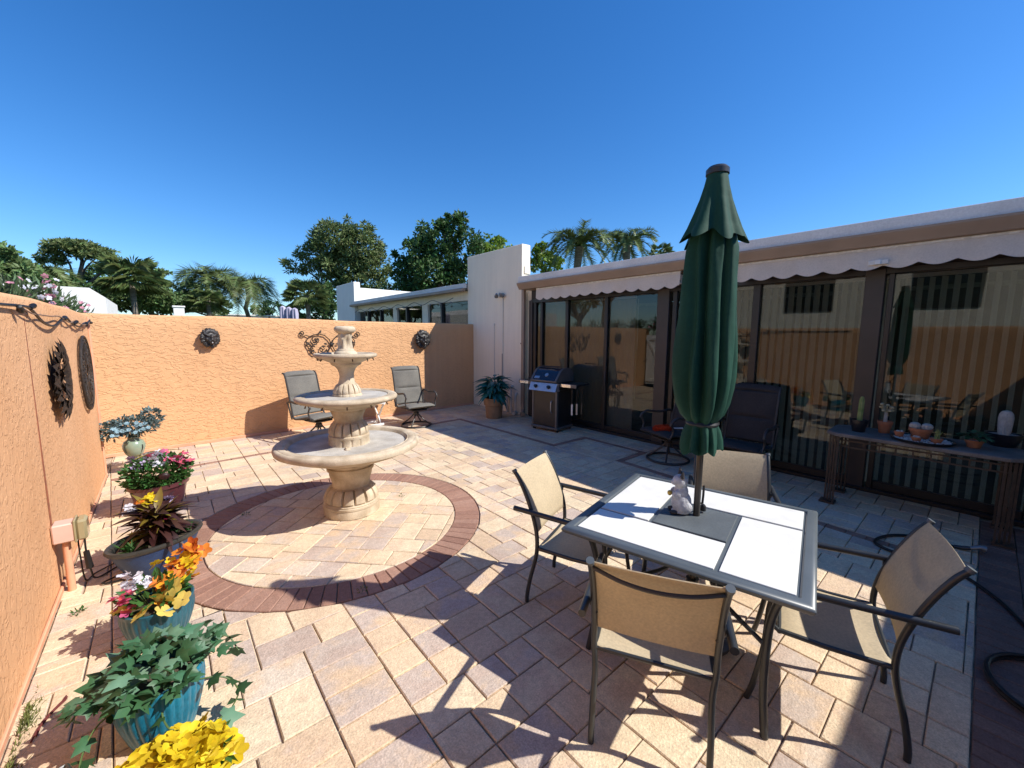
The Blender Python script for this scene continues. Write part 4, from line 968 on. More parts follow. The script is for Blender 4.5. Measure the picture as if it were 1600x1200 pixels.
def blossom_mesh(nm, m, s, np_=5, wide=.8, cup=.3, centre=None):
    mb = MB()
    for k in range(np_):
        a = 2*pi*k/np_+rnd(-.15, .15); d = Vector((cos(a), sin(a), 0)); p = Vector((-sin(a), cos(a), 0))
        wv = s*wide*.55
        pts = [d*.05*s, d*.5*s+p*wv+Vector((0, 0, cup*.45*s)), d*.95*s+p*wv*.55+Vector((0, 0, cup*.55*s)), d*1.02*s+Vector((0, 0, cup*.45*s)), d*.95*s-p*wv*.55+Vector((0, 0, cup*.55*s)), d*.5*s-p*wv+Vector((0, 0, cup*.45*s)), d*.5*s+Vector((0, 0, cup*.22*s))]
        pts = [q+Vector((0, 0, rnd(-.04, .04)*s)) for q in pts]
        mb.add(pts, [(0, 1, 6), (1, 2, 6), (2, 3, 6), (3, 4, 6), (4, 5, 6), (5, 0, 6)])
    return mb.mesh(nm, m, True, 80)
def aim(d, roll=0):
    """euler turning +y to direction d with +z kept up"""
    d = Vector(d).normalized(); q = d.to_track_quat('Y', 'Z'); return (q @ Quaternion((0, 1, 0), roll)).to_euler()
def foliage(mb, c, r, n, L, W, up=.3, shell=.55, flat=1.0):
    """n small folded leaves filling an ellipsoid"""
    c = Vector(c)
    for _ in range(n):
        while True:
            d = Vector((rnd(-1, 1), rnd(-1, 1), rnd(-1, 1)))
            if .01 < d.length <= 1: break
        k = shell+(1-shell)*random.random()
        dn = d.normalized(); p = c+Vector((dn.x*r[0]*k, dn.y*r[1]*k, dn.z*r[2]*k))
        t = (dn+Vector((rnd(-.8, .8), rnd(-.8, .8), rnd(-.6, .6)+up))).normalized(); s = t.cross(Vector((rnd(-1, 1), rnd(-1, 1), rnd(-1, 1)))).normalized(); nn = s.cross(t)
        l = L*rnd(.65, 1.25); wd = W*rnd(.7, 1.25)
        mb.add([p, p+t*l*.5+s*wd*.5+nn*wd*.15, p+t*l, p+t*l*.5-s*wd*.5+nn*wd*.15], [(0, 1, 2), (0, 2, 3)])
    return mb
def ribbed_pot(t, rt, rb, h, m, n=30, rimm=None):
    fn = lambda th, r, z, a: r*(1+a*abs(sin(th*n/2)))
    prof = [(rb*.92, 0), (rb, .01), (rb*1.03, .03, .03)]+[(rb+(rt-rb)*math.sin(pi/2*u)**.9, .03+(h-.06)*u, .035) for u in (.15, .3, .5, .7, .85)]+[(rt, h-.03, .02), (rt*1.02, h-.02), (rt*1.03, h-.005), (rt*1.0, h), (rt*.93, h-.004), (rt*.90, h-.05)]
    MB().lathe(prof, n*6, fn=fn, close=True).build('pot', m, t, ang=50)
    MB().lathe([(rt*.915, h-.05), (rt*.5, h-.035), (0, h-.03)], 32).build('soil', 'soil', t)

# ---- teal ribbed pot with ivy
iv = thing('ivy_planter', 'bright teal ribbed pot overflowing with trailing ivy', 'potted plant', (-.12, 2.26, 0))
ribbed_pot(iv, .16, .115, .29, 'glaze_teal_bright')
ivm = [ivy_mesh('leaf', mm, s) for s, mm in ((.06, 'leaf_ivy'), (.072, 'leaf_ivy'), (.085, 'leaf_ivy_pale'), (.05, 'leaf_ivy'), (.075, 'leaf_ivy'))]
spots = []
for k in range(165):
    a = rnd(0, 2*pi); rr = .18*math.sqrt(random.random()); spots.append((rr*cos(a), rr*sin(a)*1.05, .31+.13*(1-(rr/.17)**2)*rnd(.4, 1.15), a))
for k in range(36):
    a = rnd(-.3, 3.6); rr = rnd(.16, .27); spots.append((rr*cos(a), rr*sin(a), .31-rnd(-.02, .10)*(rr-.14)/.1, a))
for (x, y, z, a) in spots:
    link('leaf', random.choice(ivm), iv, (x, y, z), aim((cos(a+rnd(-.7, .7)), sin(a+rnd(-.7, .7)), rnd(-.75, .7)), rnd(-1, 1)), rnd(.75, 1.2))
for tr in ([(.1, -.1, .25), (.22, -.13, .22), (.27, -.15, .13), (.22, -.2, .08)], [(-.1, -.06, .25), (-.2, -.08, .2), (-.24, -.16, .12), (-.2, -.25, .08), (-.05, -.27, .05)], [(.12, .08, .25), (.25, .1, .27), (.30, .04, .2)], [(-.1, .06, .25), (-.22, .1, .22), (-.30, .08, .15)], [(0, -.12, .25), (.02, -.2, .16), (.1, -.25, .1), (.2, -.24, .12)]):
    P = spline(tr, 5); MB().tube(P, .0035, 6).build('vine', 'stem_green', iv)
    for k in range(3, len(P), 3):
        d = Vector((rnd(-1, 1), rnd(-1, 1), rnd(-.8, .2))); link('leaf', random.choice(ivm), iv, P[k], aim(d, rnd(-.5, .5)), rnd(.8, 1.25))
# ---- teal ribbed pot with silk flowers
fp = thing('flower_planter', 'dark teal ribbed pot of large yellow and orange flowers', 'potted plant', (-.13, 2.99, 0))
ribbed_pot(fp, .165, .115, .25, 'glaze_teal')
by = [blossom_mesh('blossom', 'petal_cream', s, 5, .95, .25) for s in (.062, .055, .05)]
for (x, y, z, s) in ((.02, -.12, .30, 0), (-.06, -.15, .27, 1), (.08, -.09, .33, 1), (-.02, -.04, .35, 0), (-.10, -.10, .28, 2), (.03, -.17, .25, 2), (-.14, -.05, .27, 1), (.11, -.14, .27, 2)):
    link('blossom', by[s], fp, (x, y, z), (R(rnd(25, 65)), R(rnd(-25, 25)), rnd(0, 6)))
bo = [blossom_mesh('blossom', 'petal_orange', s, 5, .8, .4) for s in (.036, .045, .03)]
for k in range(46):
    u = random.random(); link('blossom', bo[k % 3], fp, (.05+.15*u+rnd(-.05, .05), .02+.09*u+rnd(-.06, .07), .28+.15*u+rnd(-.06, .07)), (rnd(-.9, .9), rnd(-.9, .9), rnd(0, 6)))
bo2 = blossom_mesh('blossom', 'petal_yellow', .034, 5, .8, .4)
for k in range(12): link('blossom', bo2, fp, (rnd(.0, .2), rnd(-.02, .12), rnd(.30, .44)), (rnd(-.9, .9), rnd(-.9, .9), 0))
bp_ = blossom_mesh('blossom', 'petal_pink', .026, 5, .8, .4); bw_ = blossom_mesh('blossom', 'petal_white', .024, 5, .8, .4)
for k in range(24): link('blossom', bp_, fp, (-.13+rnd(-.05, .045), -.04+rnd(-.07, .05), .32+rnd(-.06, .05)), (rnd(-1, 1), rnd(-1, 1), 0))
for k in range(34): u = random.random(); link('blossom', bw_, fp, (-.06-.03*u+rnd(-.06, .06), .05+rnd(-.06, .05), .32+.13*u*rnd(.3, 1)), (rnd(-1, 1), rnd(-1, 1), 0))
foliage(MB(), (0, 0, .28), (.15, .15, .09), 160, .07, .03).build('foliage', 'leaf_green', fp, smooth=False, kind='stuff')
for k in range(10): a = rnd(0, 6.3); MB().tube([(.04*cos(a), .04*sin(a), .2), (.1*cos(a), .1*sin(a), .34)], .003, 5).build('stem', 'stem_green', fp)
# ---- yellow flowers in the nearest pot, mostly below the frame
yp = thing('yellow_planter', 'dense bright yellow flowers in the nearest pot', 'potted plant', (-.08, 1.80, 0))
ribbed_pot(yp, .13, .10, .13, 'glaze_teal')
bya = [blossom_mesh('blossom', 'petal_yellow', s, 6, .75, .5) for s in (.042, .05, .036)]
for k in range(130):
    a = rnd(0, 2*pi); r = .18*math.sqrt(random.random()); link('blossom', bya[k % 3], yp, (r*cos(a), r*sin(a), .15+.08*(1-(r/.19)**2)+rnd(-.03, .03)), (rnd(-.9, .9), rnd(-.9, .9), rnd(0, 6)))
foliage(MB(), (0, 0, .15), (.16, .16, .05), 140, .06, .03).build('foliage', 'leaf_green', yp, smooth=False, kind='stuff')
# ---- black wire stand at the lower left corner
ws = thing('wire_stand', 'small black wire plant stand at the foot of the orange wall', 'plant stand', (-.46, 2.03, 0), R(20))
for x in (-.09, .09): MB().tube(spline([(x, -.08, 0), (x, -.07, .1), (x, -.04, .17), (x, .04, .17), (x, .07, .1), (x, .08, 0)], 4), .006, 6).build('hoop', 'frame_dark', ws)
MB().tube([(0, -.08, 0), (0, -.04, .168), (0, .04, .168), (0, .08, 0)], .006, 6).build('hoop', 'frame_dark', ws)
for y in (-.04, .04): MB().tube([(-.09, y, .17), (.09, y, .17)], .006, 6).build('bar', 'frame_dark', ws)
# ---- big oval blue bowl with croton
bl = thing('bowl_planter', 'wide oval dark blue bowl planted with a bronze croton', 'potted plant', (-.14, 3.98, 0), R(26)); bl.scale = (.84, .86, .95)
fe = lambda th, r, z, a: r*(.74+.26*cos(th)**2)**.5*1.0
def oval(prof, nm, m): mb = MB().lathe(prof, 72, close=True); mb.v = [(x*1.0, y*.68, z) for x, y, z in mb.v]; return mb.build(nm, m, bl, ang=50)
oval([(.0, 0), (.20, .0), (.215, .02), (.26, .08), (.30, .16), (.325, .215), (.328, .225)], 'bowl', 'glaze_blue')
oval([(.325, .218), (.345, .228), (.358, .245), (.35, .262), (.325, .262), (.30, .245), (.295, .20)], 'rim', 'glaze_rim')
oval([(.30, .205), (.15, .215), (0, .22)], 'soil', 'soil')
cm_ = [leaf_mesh('leaf', mm, L, W, b, .3) for mm, L, W, b in (('leaf_dark', .20, .075, .45), ('leaf_dark', .17, .07, .2), ('leaf_dark', .23, .07, .6), ('leaf_bronze', .22, .06, .3), ('leaf_bronze', .18, .05, .1))]
for k in range(150):
    a = rnd(0, 2*pi); lv = random.random(); rr = rnd(.0, .07); el = rnd(-.3, .6)+lv*.9
    link('leaf', cm_[random.choice((0, 1, 2, 0, 1, 2, 0, 2, 3, 4))], bl, (rr*cos(a)+.01, rr*sin(a), .26+.20*lv), aim((cos(a), sin(a), el), rnd(-.4, .4)), rnd(.75, 1.15))
for k in range(9): a = rnd(0, 6.3); MB().tube([(.03*cos(a), .03*sin(a), .21), (.05*cos(a), .05*sin(a), .46)], .006, 6).build('stem', 'leaf_dark', bl)
gm2 = leaf_mesh('leaf', 'leaf_green', .13, .016, .15, .3)
for k in range(34): a = rnd(0, 2*pi); link('leaf', gm2, bl, (-.20+rnd(-.03, .03), -.02+rnd(-.03, .03), .22), aim((cos(a), sin(a), rnd(.3, 1.6))), rnd(.7, 1.1))
foliage(MB(), (.21, .03, .24), (.075, .06, .04), 260, .035, .016).build('foliage', 'leaf_green', bl, smooth=False, kind='stuff')
foliage(MB(), (-.05, .1, .24), (.08, .04, .03), 120, .035, .016).build('foliage', 'leaf_green', bl, smooth=False, kind='stuff')
for (mm, x, y, z, s, n) in (('petal_yellow', .03, .12, .52, .05, 9), ('petal_white', -.10, .13, .50, .035, 7), ('petal_lilac', .14, .10, .50, .035, 6), ('petal_orange', -.02, .14, .52, .035, 4), ('petal_red', .06, -.08, .38, .06, 2), ('petal_white', .05, .10, .48, .035, 5)):
    bm_ = blossom_mesh('blossom', mm, s, 7, .6, .3)
    for k in range(n): link('blossom', bm_, bl, (x+rnd(-.045, .045), y+rnd(-.03, .03), z+rnd(-.03, .03)), (R(rnd(-20, 55)), rnd(-.5, .5), rnd(0, 6)))
for k in range(8): MB().tube([(rnd(-.04, .05), .06, .24), (rnd(-.1, .14), .12, .50)], .003, 5).build('stem', 'stem_green', bl)
# ---- plum pot with geraniums
pp = thing('mixed_flower_pot', 'plum glazed pot of pink and white flowers over green leaves', 'potted plant', (-.13, 5.35, 0))
MB().lathe([(.15, 0), (.165, .01), (.20, .12), (.225, .24), (.23, .25), (.245, .255), (.245, .285), (.235, .29), (.21, .285), (.205, .24)], 40, close=True).build('pot', 'glaze_plum', pp)
MB().lathe([(.215, .245), (0, .26)], 24).build('soil', 'soil', pp)
foliage(MB(), (0, -.01, .38), (.27, .26, .17), 1500, .055, .032).build('foliage', 'leaf_green', pp, smooth=False, kind='stuff')
for mm, n, sx, rr in (('petal_white', 22, -.06, .045), ('petal_lilac', 18, -.12, .042), ('petal_pink', 26, .19, .045), ('petal_white', 8, .06, .05), ('petal_pink', 10, .0, .04)):
    bm_ = blossom_mesh('blossom', mm, rr, 6, .65, .3)
    for k in range(n): link('blossom', bm_, pp, (sx+rnd(-.08, .08), rnd(-.15, .12), .53+rnd(-.06, .07)-abs(sx)*.35), (rnd(-.8, .8), rnd(-.8, .8), rnd(0, 6)))
lm = leaf_mesh('leaf', 'leaf_bronze', .22, .04, .5, .3)
for a in (.3, 1.2, 2.2, 3.0, 3.6): link('leaf', lm, pp, (.02, .05, .56), aim((cos(a), sin(a), .35)))
MB().ell((0, 0, 0), (.045, .02, .035), 10, 8).build('seed_head', 'leaf_dark', pp, loc=(.05, -.27, .40))
# ---- celadon vase on a wire stand
va = thing('vase_planter', 'pale green vase of blue silk foliage on a wire stand', 'potted plant', (-.37, 7.0, 0)); va.scale = (.8, .8, .8)
MB().lathe([(.03, .24), (.07, .255), (.115, .32), (.14, .40), (.142, .45), (.12, .51), (.075, .545), (.06, .56), (.065, .575), (.055, .58), (.045, .55)], 40, close=True).build('vase', 'celadon', va)
for k in range(4):
    a = pi/4+k*pi/2; MB().tube(spline([(.17*cos(a), .17*sin(a), 0), (.09*cos(a), .09*sin(a), .13), (.075*cos(a), .075*sin(a), .24), (.147*cos(a), .147*sin(a), .40), (.145*cos(a), .145*sin(a), .46)], 4), .006, 6).build('stand_leg', 'frame_dark', va)
for z, r in ((.245, .08), (.12, .095)): MB().tube([(r*cos(2*pi*k/24), r*sin(2*pi*k/24), z) for k in range(24)], .006, 6, closed=True).build('stand_ring', 'frame_dark', va)
mb = foliage(MB(), (.0, 0, .76), (.36, .22, .15), 1000, .055, .03); foliage(mb, (.24, .05, .88), (.14, .12, .12), 160, .07, .04); foliage(mb, (-.25, -.02, .72), (.16, .16, .15), 200, .07, .04); foliage(mb, (0, 0, .66), (.16, .13, .08), 120, .06, .03)
mb.build('foliage', 'leaf_blue', va, smooth=False, kind='stuff')
bm_ = blossom_mesh('blossom', 'petal_white', .045, 6, .8, .3); leafmat('petal_sky', (.26, .42, .50), .2, .2, .6); bm2 = blossom_mesh('blossom', 'petal_sky', .03, 6, .8, .3)
for k in range(44): link('blossom', bm2, va, (rnd(-.24, .2), rnd(-.26, -.08), .74+rnd(-.08, .1)), (R(rnd(20, 80)), rnd(-.5, .5), 0))
for k in range(7): a = rnd(0, 6.3); MB().tube([(.02*cos(a), .02*sin(a), .5), (.12*cos(a), .09*sin(a), .72)], .004, 5).build('stem', 'stem_green', va)
# ---- big leafed plant by the fin wall
tp = thing('leafy_planter', 'tan terracotta pot with glossy teal leaves by the fin wall', 'potted plant', (5.36, 6.83, 0))
MB().lathe([(.165, 0), (.17, .01), (.19, .27), (.20, .28), (.215, .285), (.235, .43), (.23, .44), (.205, .435), (.2, .38)], 40, close=True).build('pot', 'terracotta_tan', tp)
MB().lathe([(.205, .40), (0, .41)], 24).build('soil', 'soil', tp)
bl_ = [leaf_mesh('leaf', 'leaf_teal', L, W, b, .25, 6) for L, W, b in ((.27, .125, .75), (.24, .115, .5), (.30, .13, 1.0))]
for k in range(170):
    a = rnd(0, 2*pi); lv = random.random(); rr = rnd(.02, .16)
    link('leaf', bl_[k % 3], tp, (rr*cos(a), rr*sin(a), .47+.45*lv*(1-rr*2)), aim((cos(a), sin(a), rnd(-.1, .5)+lv*.5), rnd(-.4, .4)), rnd(.7, 1.1))
for k in range(9): a = k*.7; MB().tube([(.05*cos(a), .05*sin(a), .38), (.09*cos(a), .09*sin(a), .80)], .007, 6).build('stem', 'stem_green', tp)
# ---- small pot on the folding table
sp = thing('small_plant', 'small teal leafed plant on the white folding table', 'potted plant', (2.92, 7.42, .507))
MB().lathe([(.05, 0), (.055, .005), (.07, .10), (.075, .105), (.072, .115), (.06, .11)], 24, close=True).build('pot', 'terracotta', sp)
MB().lathe([(.062, .1), (0, .1)], 16).build('soil', 'soil', sp)
s_l = leaf_mesh('leaf', 'leaf_teal', .22, .05, .3, .25)
for k in range(26): a = rnd(0, 2*pi); link('leaf', s_l, sp, (.02*cos(a), .02*sin(a), .10), aim((cos(a), sin(a), rnd(.2, 1.8))), rnd(.7, 1.1))
# ---- pots on the console
def clay(t, r, h, m='terracotta'):
    MB().lathe([(r*.68, 0), (r*.72, .004), (r*.92, h*.72), (r, h*.74), (r*1.03, h), (r*.9, h), (r*.86, h*.8)], 28, close=True).build('pot', m, t); MB().lathe([(r*.88, h*.86), (0, h*.9)], 20).build('soil', 'pebble', t)
mat('cactus', (.16, .22, .06), (.30, .32, .12), scale=12, rough=.8); mat('cactus_white', (.46, .44, .40), (.36, .34, .30), scale=40, rough=.95, bump=1, bscale=90, bdist=.006); mat('jade', (.40, .36, .22), (.3, .28, .18), rough=.5)
def at_c(x, y): p = G(x, y, CZ); return (p.x, p.y, CZ)
c1 = thing('tall_cactus_pot', 'slim ribbed cactus in a small black pot on the console', 'potted plant', at_c(1341, 674)); clay(c1, .075, .13, 'pot_black')
MB().lathe([(.02, 0), (.024, .02, .2), (.024, .22, .2), (.014, .26, .15), (0, .265)], 40, fn=lambda th, r, z, a: r*(1-a*(.5+.5*cos(8*th)))).build('stem', 'cactus', c1, loc=(0, 0, .11), rot=(0, R(7), 0))
c2 = thing('jade_pot', 'bare branching jade plant in a terracotta pot on the console', 'potted plant', at_c(1381, 676)); clay(c2, .062, .125)
MB().tube([(0, 0, .1), (.004, 0, .2), (.0, .004, .23)], [.017, .014, .011], 8).build('trunk', 'cactus_white', c2)
for k in range(11):
    a = k*1.7; p = Vector((.045*cos(a), .045*sin(a), .24+.03*(k % 3))); MB().tube([(0, .003, .215), p], .005, 6).build('branch', 'jade', c2); MB().ell(p, (.017, .017, .013), 8, 6).build('leaf', 'jade', c2)
tr_ = thing('pebble_tray', 'round dark tray of white pebbles on the console', 'tray', at_c(1440, 690))
MB().lathe([(0, 0), (.20, 0), (.225, .02), (.228, .032), (.215, .03), (.2, .018), (0, .018)], 48).build('dish', 'pot_black', tr_)
mb = MB()
for k in range(420): a = rnd(0, 6.3); r = .205*math.sqrt(random.random()); mb.ell((r*cos(a), r*sin(a), .022), (rnd(.005, .009), rnd(.005, .009), .005), 5, 3)
mb.build('pebbles', 'rail_white', tr_, kind='stuff')
tx, ty = tr_.location.x, tr_.location.y
for (dx, dy, r, h, lab, kind_) in ((.06, .02, .085, .10, 'terracotta bowl with two round white cacti on the pebble tray', 2), (-.02, .16, .04, .055, 'tiny empty terracotta pot at the left of the pebble tray', 0), (-.13, .03, .04, .04, 'small terracotta saucer pot at the front of the pebble tray', 0), (-.09, -.1, .045, .045, 'little terracotta pot at the right of the pebble tray', 1)):
    c = thing('cactus_bowl', lab, 'potted plant', (tx+dx, ty+dy, CZ+.022)); clay(c, r, h)
    if kind_ == 2:
        for s in (-1, 1): MB().lathe([(.0, -.03), (.035, -.02), (.042, .0), (.036, .022), (.018, .034), (0, .036)], 48, fn=lambda th, r, z, a: r*(1+.05*cos(14*th))).build('cactus', 'cactus_white', c, loc=(0, s*.042, h+.015))
    elif kind_ == 1:
        for k in range(6): MB().tube([(rnd(-.02, .02), rnd(-.02, .02), h*.8), (rnd(-.05, .05), rnd(-.05, .05), h+rnd(.05, .1))], [.006, .002], 6).build('leaf', 'cactus', c)
    else:
        for k in range(4): MB().ell((rnd(-.02, .02), rnd(-.02, .02), h), (.012, .012, .012), 8, 6).build('cactus', 'cactus_white', c)
c4 = thing('peperomia_pot', 'bushy small leafed plant in a low pink pot on the console', 'potted plant', at_c(1521, 699)); clay(c4, .06, .07)
pm_ = leaf_mesh('leaf', 'leaf_ivy', .055, .04, .3, .2)
for k in range(70): a = rnd(0, 6.3); r = .09*math.sqrt(random.random()); link('leaf', pm_, c4, (r*cos(a), r*sin(a), .08+.05*(1-r/.09)+rnd(0, .02)), aim((cos(a), sin(a), rnd(-.2, .8))), rnd(.7, 1.2))
c5 = thing('blue_bowl_cactus', 'thick woolly white column cactus in a dark blue bowl', 'potted plant', at_c(1566, 699)); c5.location.x += .08
MB().lathe([(.08, 0), (.085, .005), (.115, .09), (.12, .12), (.11, .12), (.105, .1)], 36, close=True).build('bowl', 'pot_black', c5); MB().lathe([(.108, .105), (0, .11)], 24).build('soil', 'pebble', c5)
MB().lathe([(.034, 0), (.04, .03), (.045, .1), (.047, .16), (.042, .2), (.028, .225), (0, .235)], 48, fn=lambda th, r, z, a: r*(1+.04*cos(20*th))).build('cactus', 'cactus_white', c5, loc=(0, 0, .1), rot=(0, R(4), 0))

# ================================================================ small fittings
mat('box_pink', (.66, .44, .36), (.6, .39, .31), rough=.6); mat('box_clear', (.36, .30, .16), (.30, .25, .14), rough=.2, coat=.5)
eb = thing('outlet_box', 'weatherproof outlet box on an orange conduit by the left wall', 'outlet', (LWX+.055, 3.99, 0))
MB().tube([(0, 0, -.02), (0, 0, .36)], .021, 12).build('conduit', 'trim_orange', eb)
MB().box((0, 0, .43), (.11, .12, .13), bev=.008).build('box', 'box_pink', eb)
cv = MB().box((.0, -.10, .0), (.10, .0, .0)) if False else None
MB().box((.085, .0, .432), (.055, .125, .145), bev=.014).build('cover', 'box_clear', eb)
MB().box((.054, 0, .432), (.012, .135, .155), bev=.004).build('gasket', 'box_clear', eb)
ec = thing('extension_cord', 'black cord and plug hanging from the outlet box to the paving', 'cord', (LWX+.055, 3.99, 0))
MB().tube(spline([(.09, -.02, .37), (.09, -.02, .25), (.10, .0, .1), (.12, .06, .014), (.24, .18, .012), (.34, .08, .012), (.27, -.08, .012), (.15, -.06, .014), (.30, .02, .02)], 6), .006, 6).build('cable', 'black_rubber', ec)
MB().tube([(.09, -.02, .26), (.097, -.005, .13)], [.016, .02], 8).build('plug', 'black_rubber', ec)
MB().tube(spline([(.05, .04, .36), (.05, .05, .2), (.06, .06, .02), (.1, .15, .012), (.2, .25, .012)], 5), .005, 6).build('cable', 'black_rubber', ec)
mat('wire_tan', (.25, .16, .11), rough=.6)
wl = thing('string_lights', 'dark string light cable sagging along the left wall crest', 'string lights', (LWX+.015, 0, 0))
pts = [(0, 2.2, 1.93), (0, 3.3, 1.925), (.01, 3.75, 1.935), (.015, 4.0, 1.93), (.015, 4.35, 1.85), (.015, 4.7, 1.83), (.01, 5.05, 1.88), (.01, 5.3, 1.92), (.01, 5.6, 1.87), (.015, 6.0, 1.84), (.01, 6.4, 1.88), (.01, 6.75, 1.9), (.01, 6.95, 1.93)]
MB().tube(spline(pts, 6), .009, 6).build('cable', 'black_rubber', wl)
MB().tube(spline([(.012, 3.7, 1.94), (.02, 4.0, 1.90), (.012, 4.3, 1.90), (.02, 4.6, 1.90), (.012, 5.0, 1.91), (.02, 5.4, 1.87), (.012, 5.8, 1.89), (.02, 6.3, 1.86), (.012, 6.9, 1.9)], 6), .005, 6).build('cable', 'wire_tan', wl)
for p in ((.02, 3.72, 1.92), (.02, 4.02, 1.94), (.02, 5.2, 1.90), (.02, 5.7, 1.87), (.02, 6.5, 1.87), (.02, 6.9, 1.90)): MB().lathe([(0, -.05), (.014, -.045), (.018, -.02), (.013, 0), (.013, .025), (0, .028)], 10).build('socket', 'black_rubber', wl, loc=p, rot=(R(rnd(30, 120)), R(rnd(-40, 40)), 0))
hs_ = thing('garden_hose', 'black garden hose curled on the paving below the plant console', 'hose', (0, 0, 0))
hp = [(3.85, -.34), (4.2, -.2), (4.5, .05), (4.46, .3), (4.56, .47), (4.8, .42), (4.96, .28), (5.0, .12), (4.98, .02)]
MB().tube(spline([(x, y, .013) for x, y in hp], 8), .012, 8).build('hose', 'black_rubber', hs_)
MB().tube([(4.98, .02, .016), (4.99, -.03, .02), (5.0, -.07, .03)], [.014, .018, .016], 10).build('coupling', 'frame_dark', hs_)
MB().tube([(5.0, -.07, .03), (5.02, -.12, .05), (5.03, -.15, .045)], [.016, .022, .03], 12).build('nozzle', 'grey_metal', hs_)
h2 = thing('hose_coil', 'dark coiled hose on the brick threshold at the right edge', 'hose', (3.22, -.42, 0))
MB().tube([(.30*cos(a*.2), .26*sin(a*.2), .014+.0006*a) for a in range(64)], .011, 8).build('hose', 'black_rubber', h2)

# ================================================================ wall ornaments
mat('iron_black', (.022, .018, .016), (.05, .036, .028), scale=30, rough=.55, metal=.3, bump=.5, bscale=90)
mat('bronze_mask', (.022, .021, .022), (.05, .045, .042), scale=22, rough=.42, bump=.8, bscale=70, bdist=.006, metal=.2)
def lion(x, z, label, hgt, rz, tilt=0):
    p = BWP(x, z, .0); t = thing('lion_mask', label, 'mask', p, BROT+rz, 'lion masks on the back wall')     # local -y faces the courtyard
    s = hgt/.36; mb = MB()
    mb.ell((0, -.03, 0), (.135, .06, .165)); mb.ell((0, -.08, -.005), (.095, .06, .12))
    mb.ell((0, -.125, -.045), (.055, .05, .045)); mb.ell((0, -.13, .005), (.025, .045, .06)); mb.ell((0, -.165, -.03), (.03, .018, .018)); mb.ell((0, -.115, -.095), (.045, .035, .03))
    for s_ in (-1, 1):
        mb.ell((s_*.045, -.125, .04), (.04, .02, .016), rot=Matrix.Rotation(s_*R(-18), 3, 'Y')); mb.ell((s_*.03, -.145, -.058), (.03, .025, .024)); mb.ell((s_*.06, -.10, -.02), (.035, .03, .035)); mb.ell((s_*.10, -.06, .10), (.028, .02, .032))
    rg = random.Random(3)
    for k in range(34):
        a = 2*pi*k/34; r1 = rg.uniform(.115, .135); mb.ell((r1*cos(a)*.98, -.055-rg.uniform(0, .03), r1*1.15*sin(a)), (.022, .03, .045), 8, 6, Matrix.Rotation(-a+pi/2+rg.uniform(-.4, .4), 3, 'Y'))
    for k in range(16):
        a = pi*(.15+.7*k/15); mb.ell((.09*cos(a), -.10, .10*sin(a)+.02), (.018, .022, .04), 8, 6, Matrix.Rotation(-a+pi/2, 3, 'Y'))
    mb.v = [(x_*s, y_*s, z_*s) for x_, y_, z_ in mb.v]
    h = mb.build('head', 'bronze_mask', t); m_ = h.modifiers.new('remesh', 'REMESH'); m_.mode = 'VOXEL'; m_.voxel_size = .0055*s; m_.use_smooth_shade = True
    for s_ in (-1, 1): MB().ell((s_*.04*s, -.128*s, .018*s), (.012*s, .010*s, .009*s), 10, 8).build('eye', 'iron_black', t)
    MB().ell((0, -.155*s, -.088*s), (.016*s, .012*s, .018*s), 10, 8).build('spout', 'grey_metal', t)
    return t
lion(.575, 1.71, 'dark lion mask on the back wall nearest the left corner', .31, R(12))
lion(4.51, 1.68, 'dark lion mask on the back wall at the edge of the shadow', .42, R(-2))
def spiral(c, r0, turns, a0, dirn, n=26):
    return [(c[0]+r0*(1-.8*k/n)*cos(a0+dirn*turns*2*pi*k/n), c[1]+r0*(1-.8*k/n)*sin(a0+dirn*turns*2*pi*k/n)) for k in range(n+1)]
so_ = thing('scroll_panel', 'black wrought iron scroll panel on the back wall behind the fountain', 'wall art', BWP(2.49, 1.60, .0), BROT)
def sc_tube(pts, r=.009, nm='scroll'): MB().tube([(x, -.03, z) for x, z in pts], r, 6).build(nm, 'iron_black', so_)
for s in (-1, 1):
    m_ = lambda P: [(s*x, z) for x, z in P]
    sc_tube(m_([(0, -.02), (.04, .08), (.12, .155), (.22, .18), (.32, .165), (.40, .13), (.455, .06), (.46, -.02), (.42, -.09), (.35, -.10)]+[(.31+.05*cos(a), -.06+.05*sin(a)) for a in (5.4, 6.2, 7.0, 7.8, 8.6)]))
    sc_tube(m_(spiral((.52, .19), .055, 1.3, pi*1.3, 1)), .009); sc_tube(m_([(.40, .13), (.46, .16), (.49, .14)]), .008)
    sc_tube(m_(spiral((.28, .07), .075, 1.4, pi*.3, -1)), .008)
    sc_tube(m_(spiral((.38, -.03), .06, 1.2, 0, 1)), .008)
    sc_tube(m_([(.0, -.02), (.05, -.12), (.10, -.21)]), .009)
    sc_tube(m_(spiral((.17, -.10), .075, 1.3, pi, 1)), .008)
    sc_tube(m_(spiral((.33, -.17), .05, 1.2, pi*.5, -1)), .008); sc_tube(m_([(.42, -.09), (.40, -.16), (.34, -.215), (.26, -.20)]), .008)
    sc_tube(m_(spiral((.22, -.24), .05, 1.2, pi*.5, -1)), .008); sc_tube(m_([(.26, -.20), (.24, -.28), (.17, -.29), (.10, -.22)]), .008)
    lf = leaf_mesh('leaf', 'iron_black', .085, .04, .1, .3)
    for (x, z, a) in ((.06, -.01, 10), (.15, .0, -10), (.22, .19, 60), (.40, .0, 160), (.12, -.12, -40), (.32, -.12, 200), (.10, -.2, -70), (.3, .06, 20)):
        link('leaf', lf, so_, (s*x, -.036, z), (R(90), R(-(90-a) if s > 0 else (90-a)), 0), 1.0)
MB().ell((0, -.035, -.02), (.035, .02, .035), 10, 8).build('boss', 'iron_black', so_)
MB().box((0, -.012, -.02), (.03, .026, .03)).build('standoff', 'iron_black', so_)
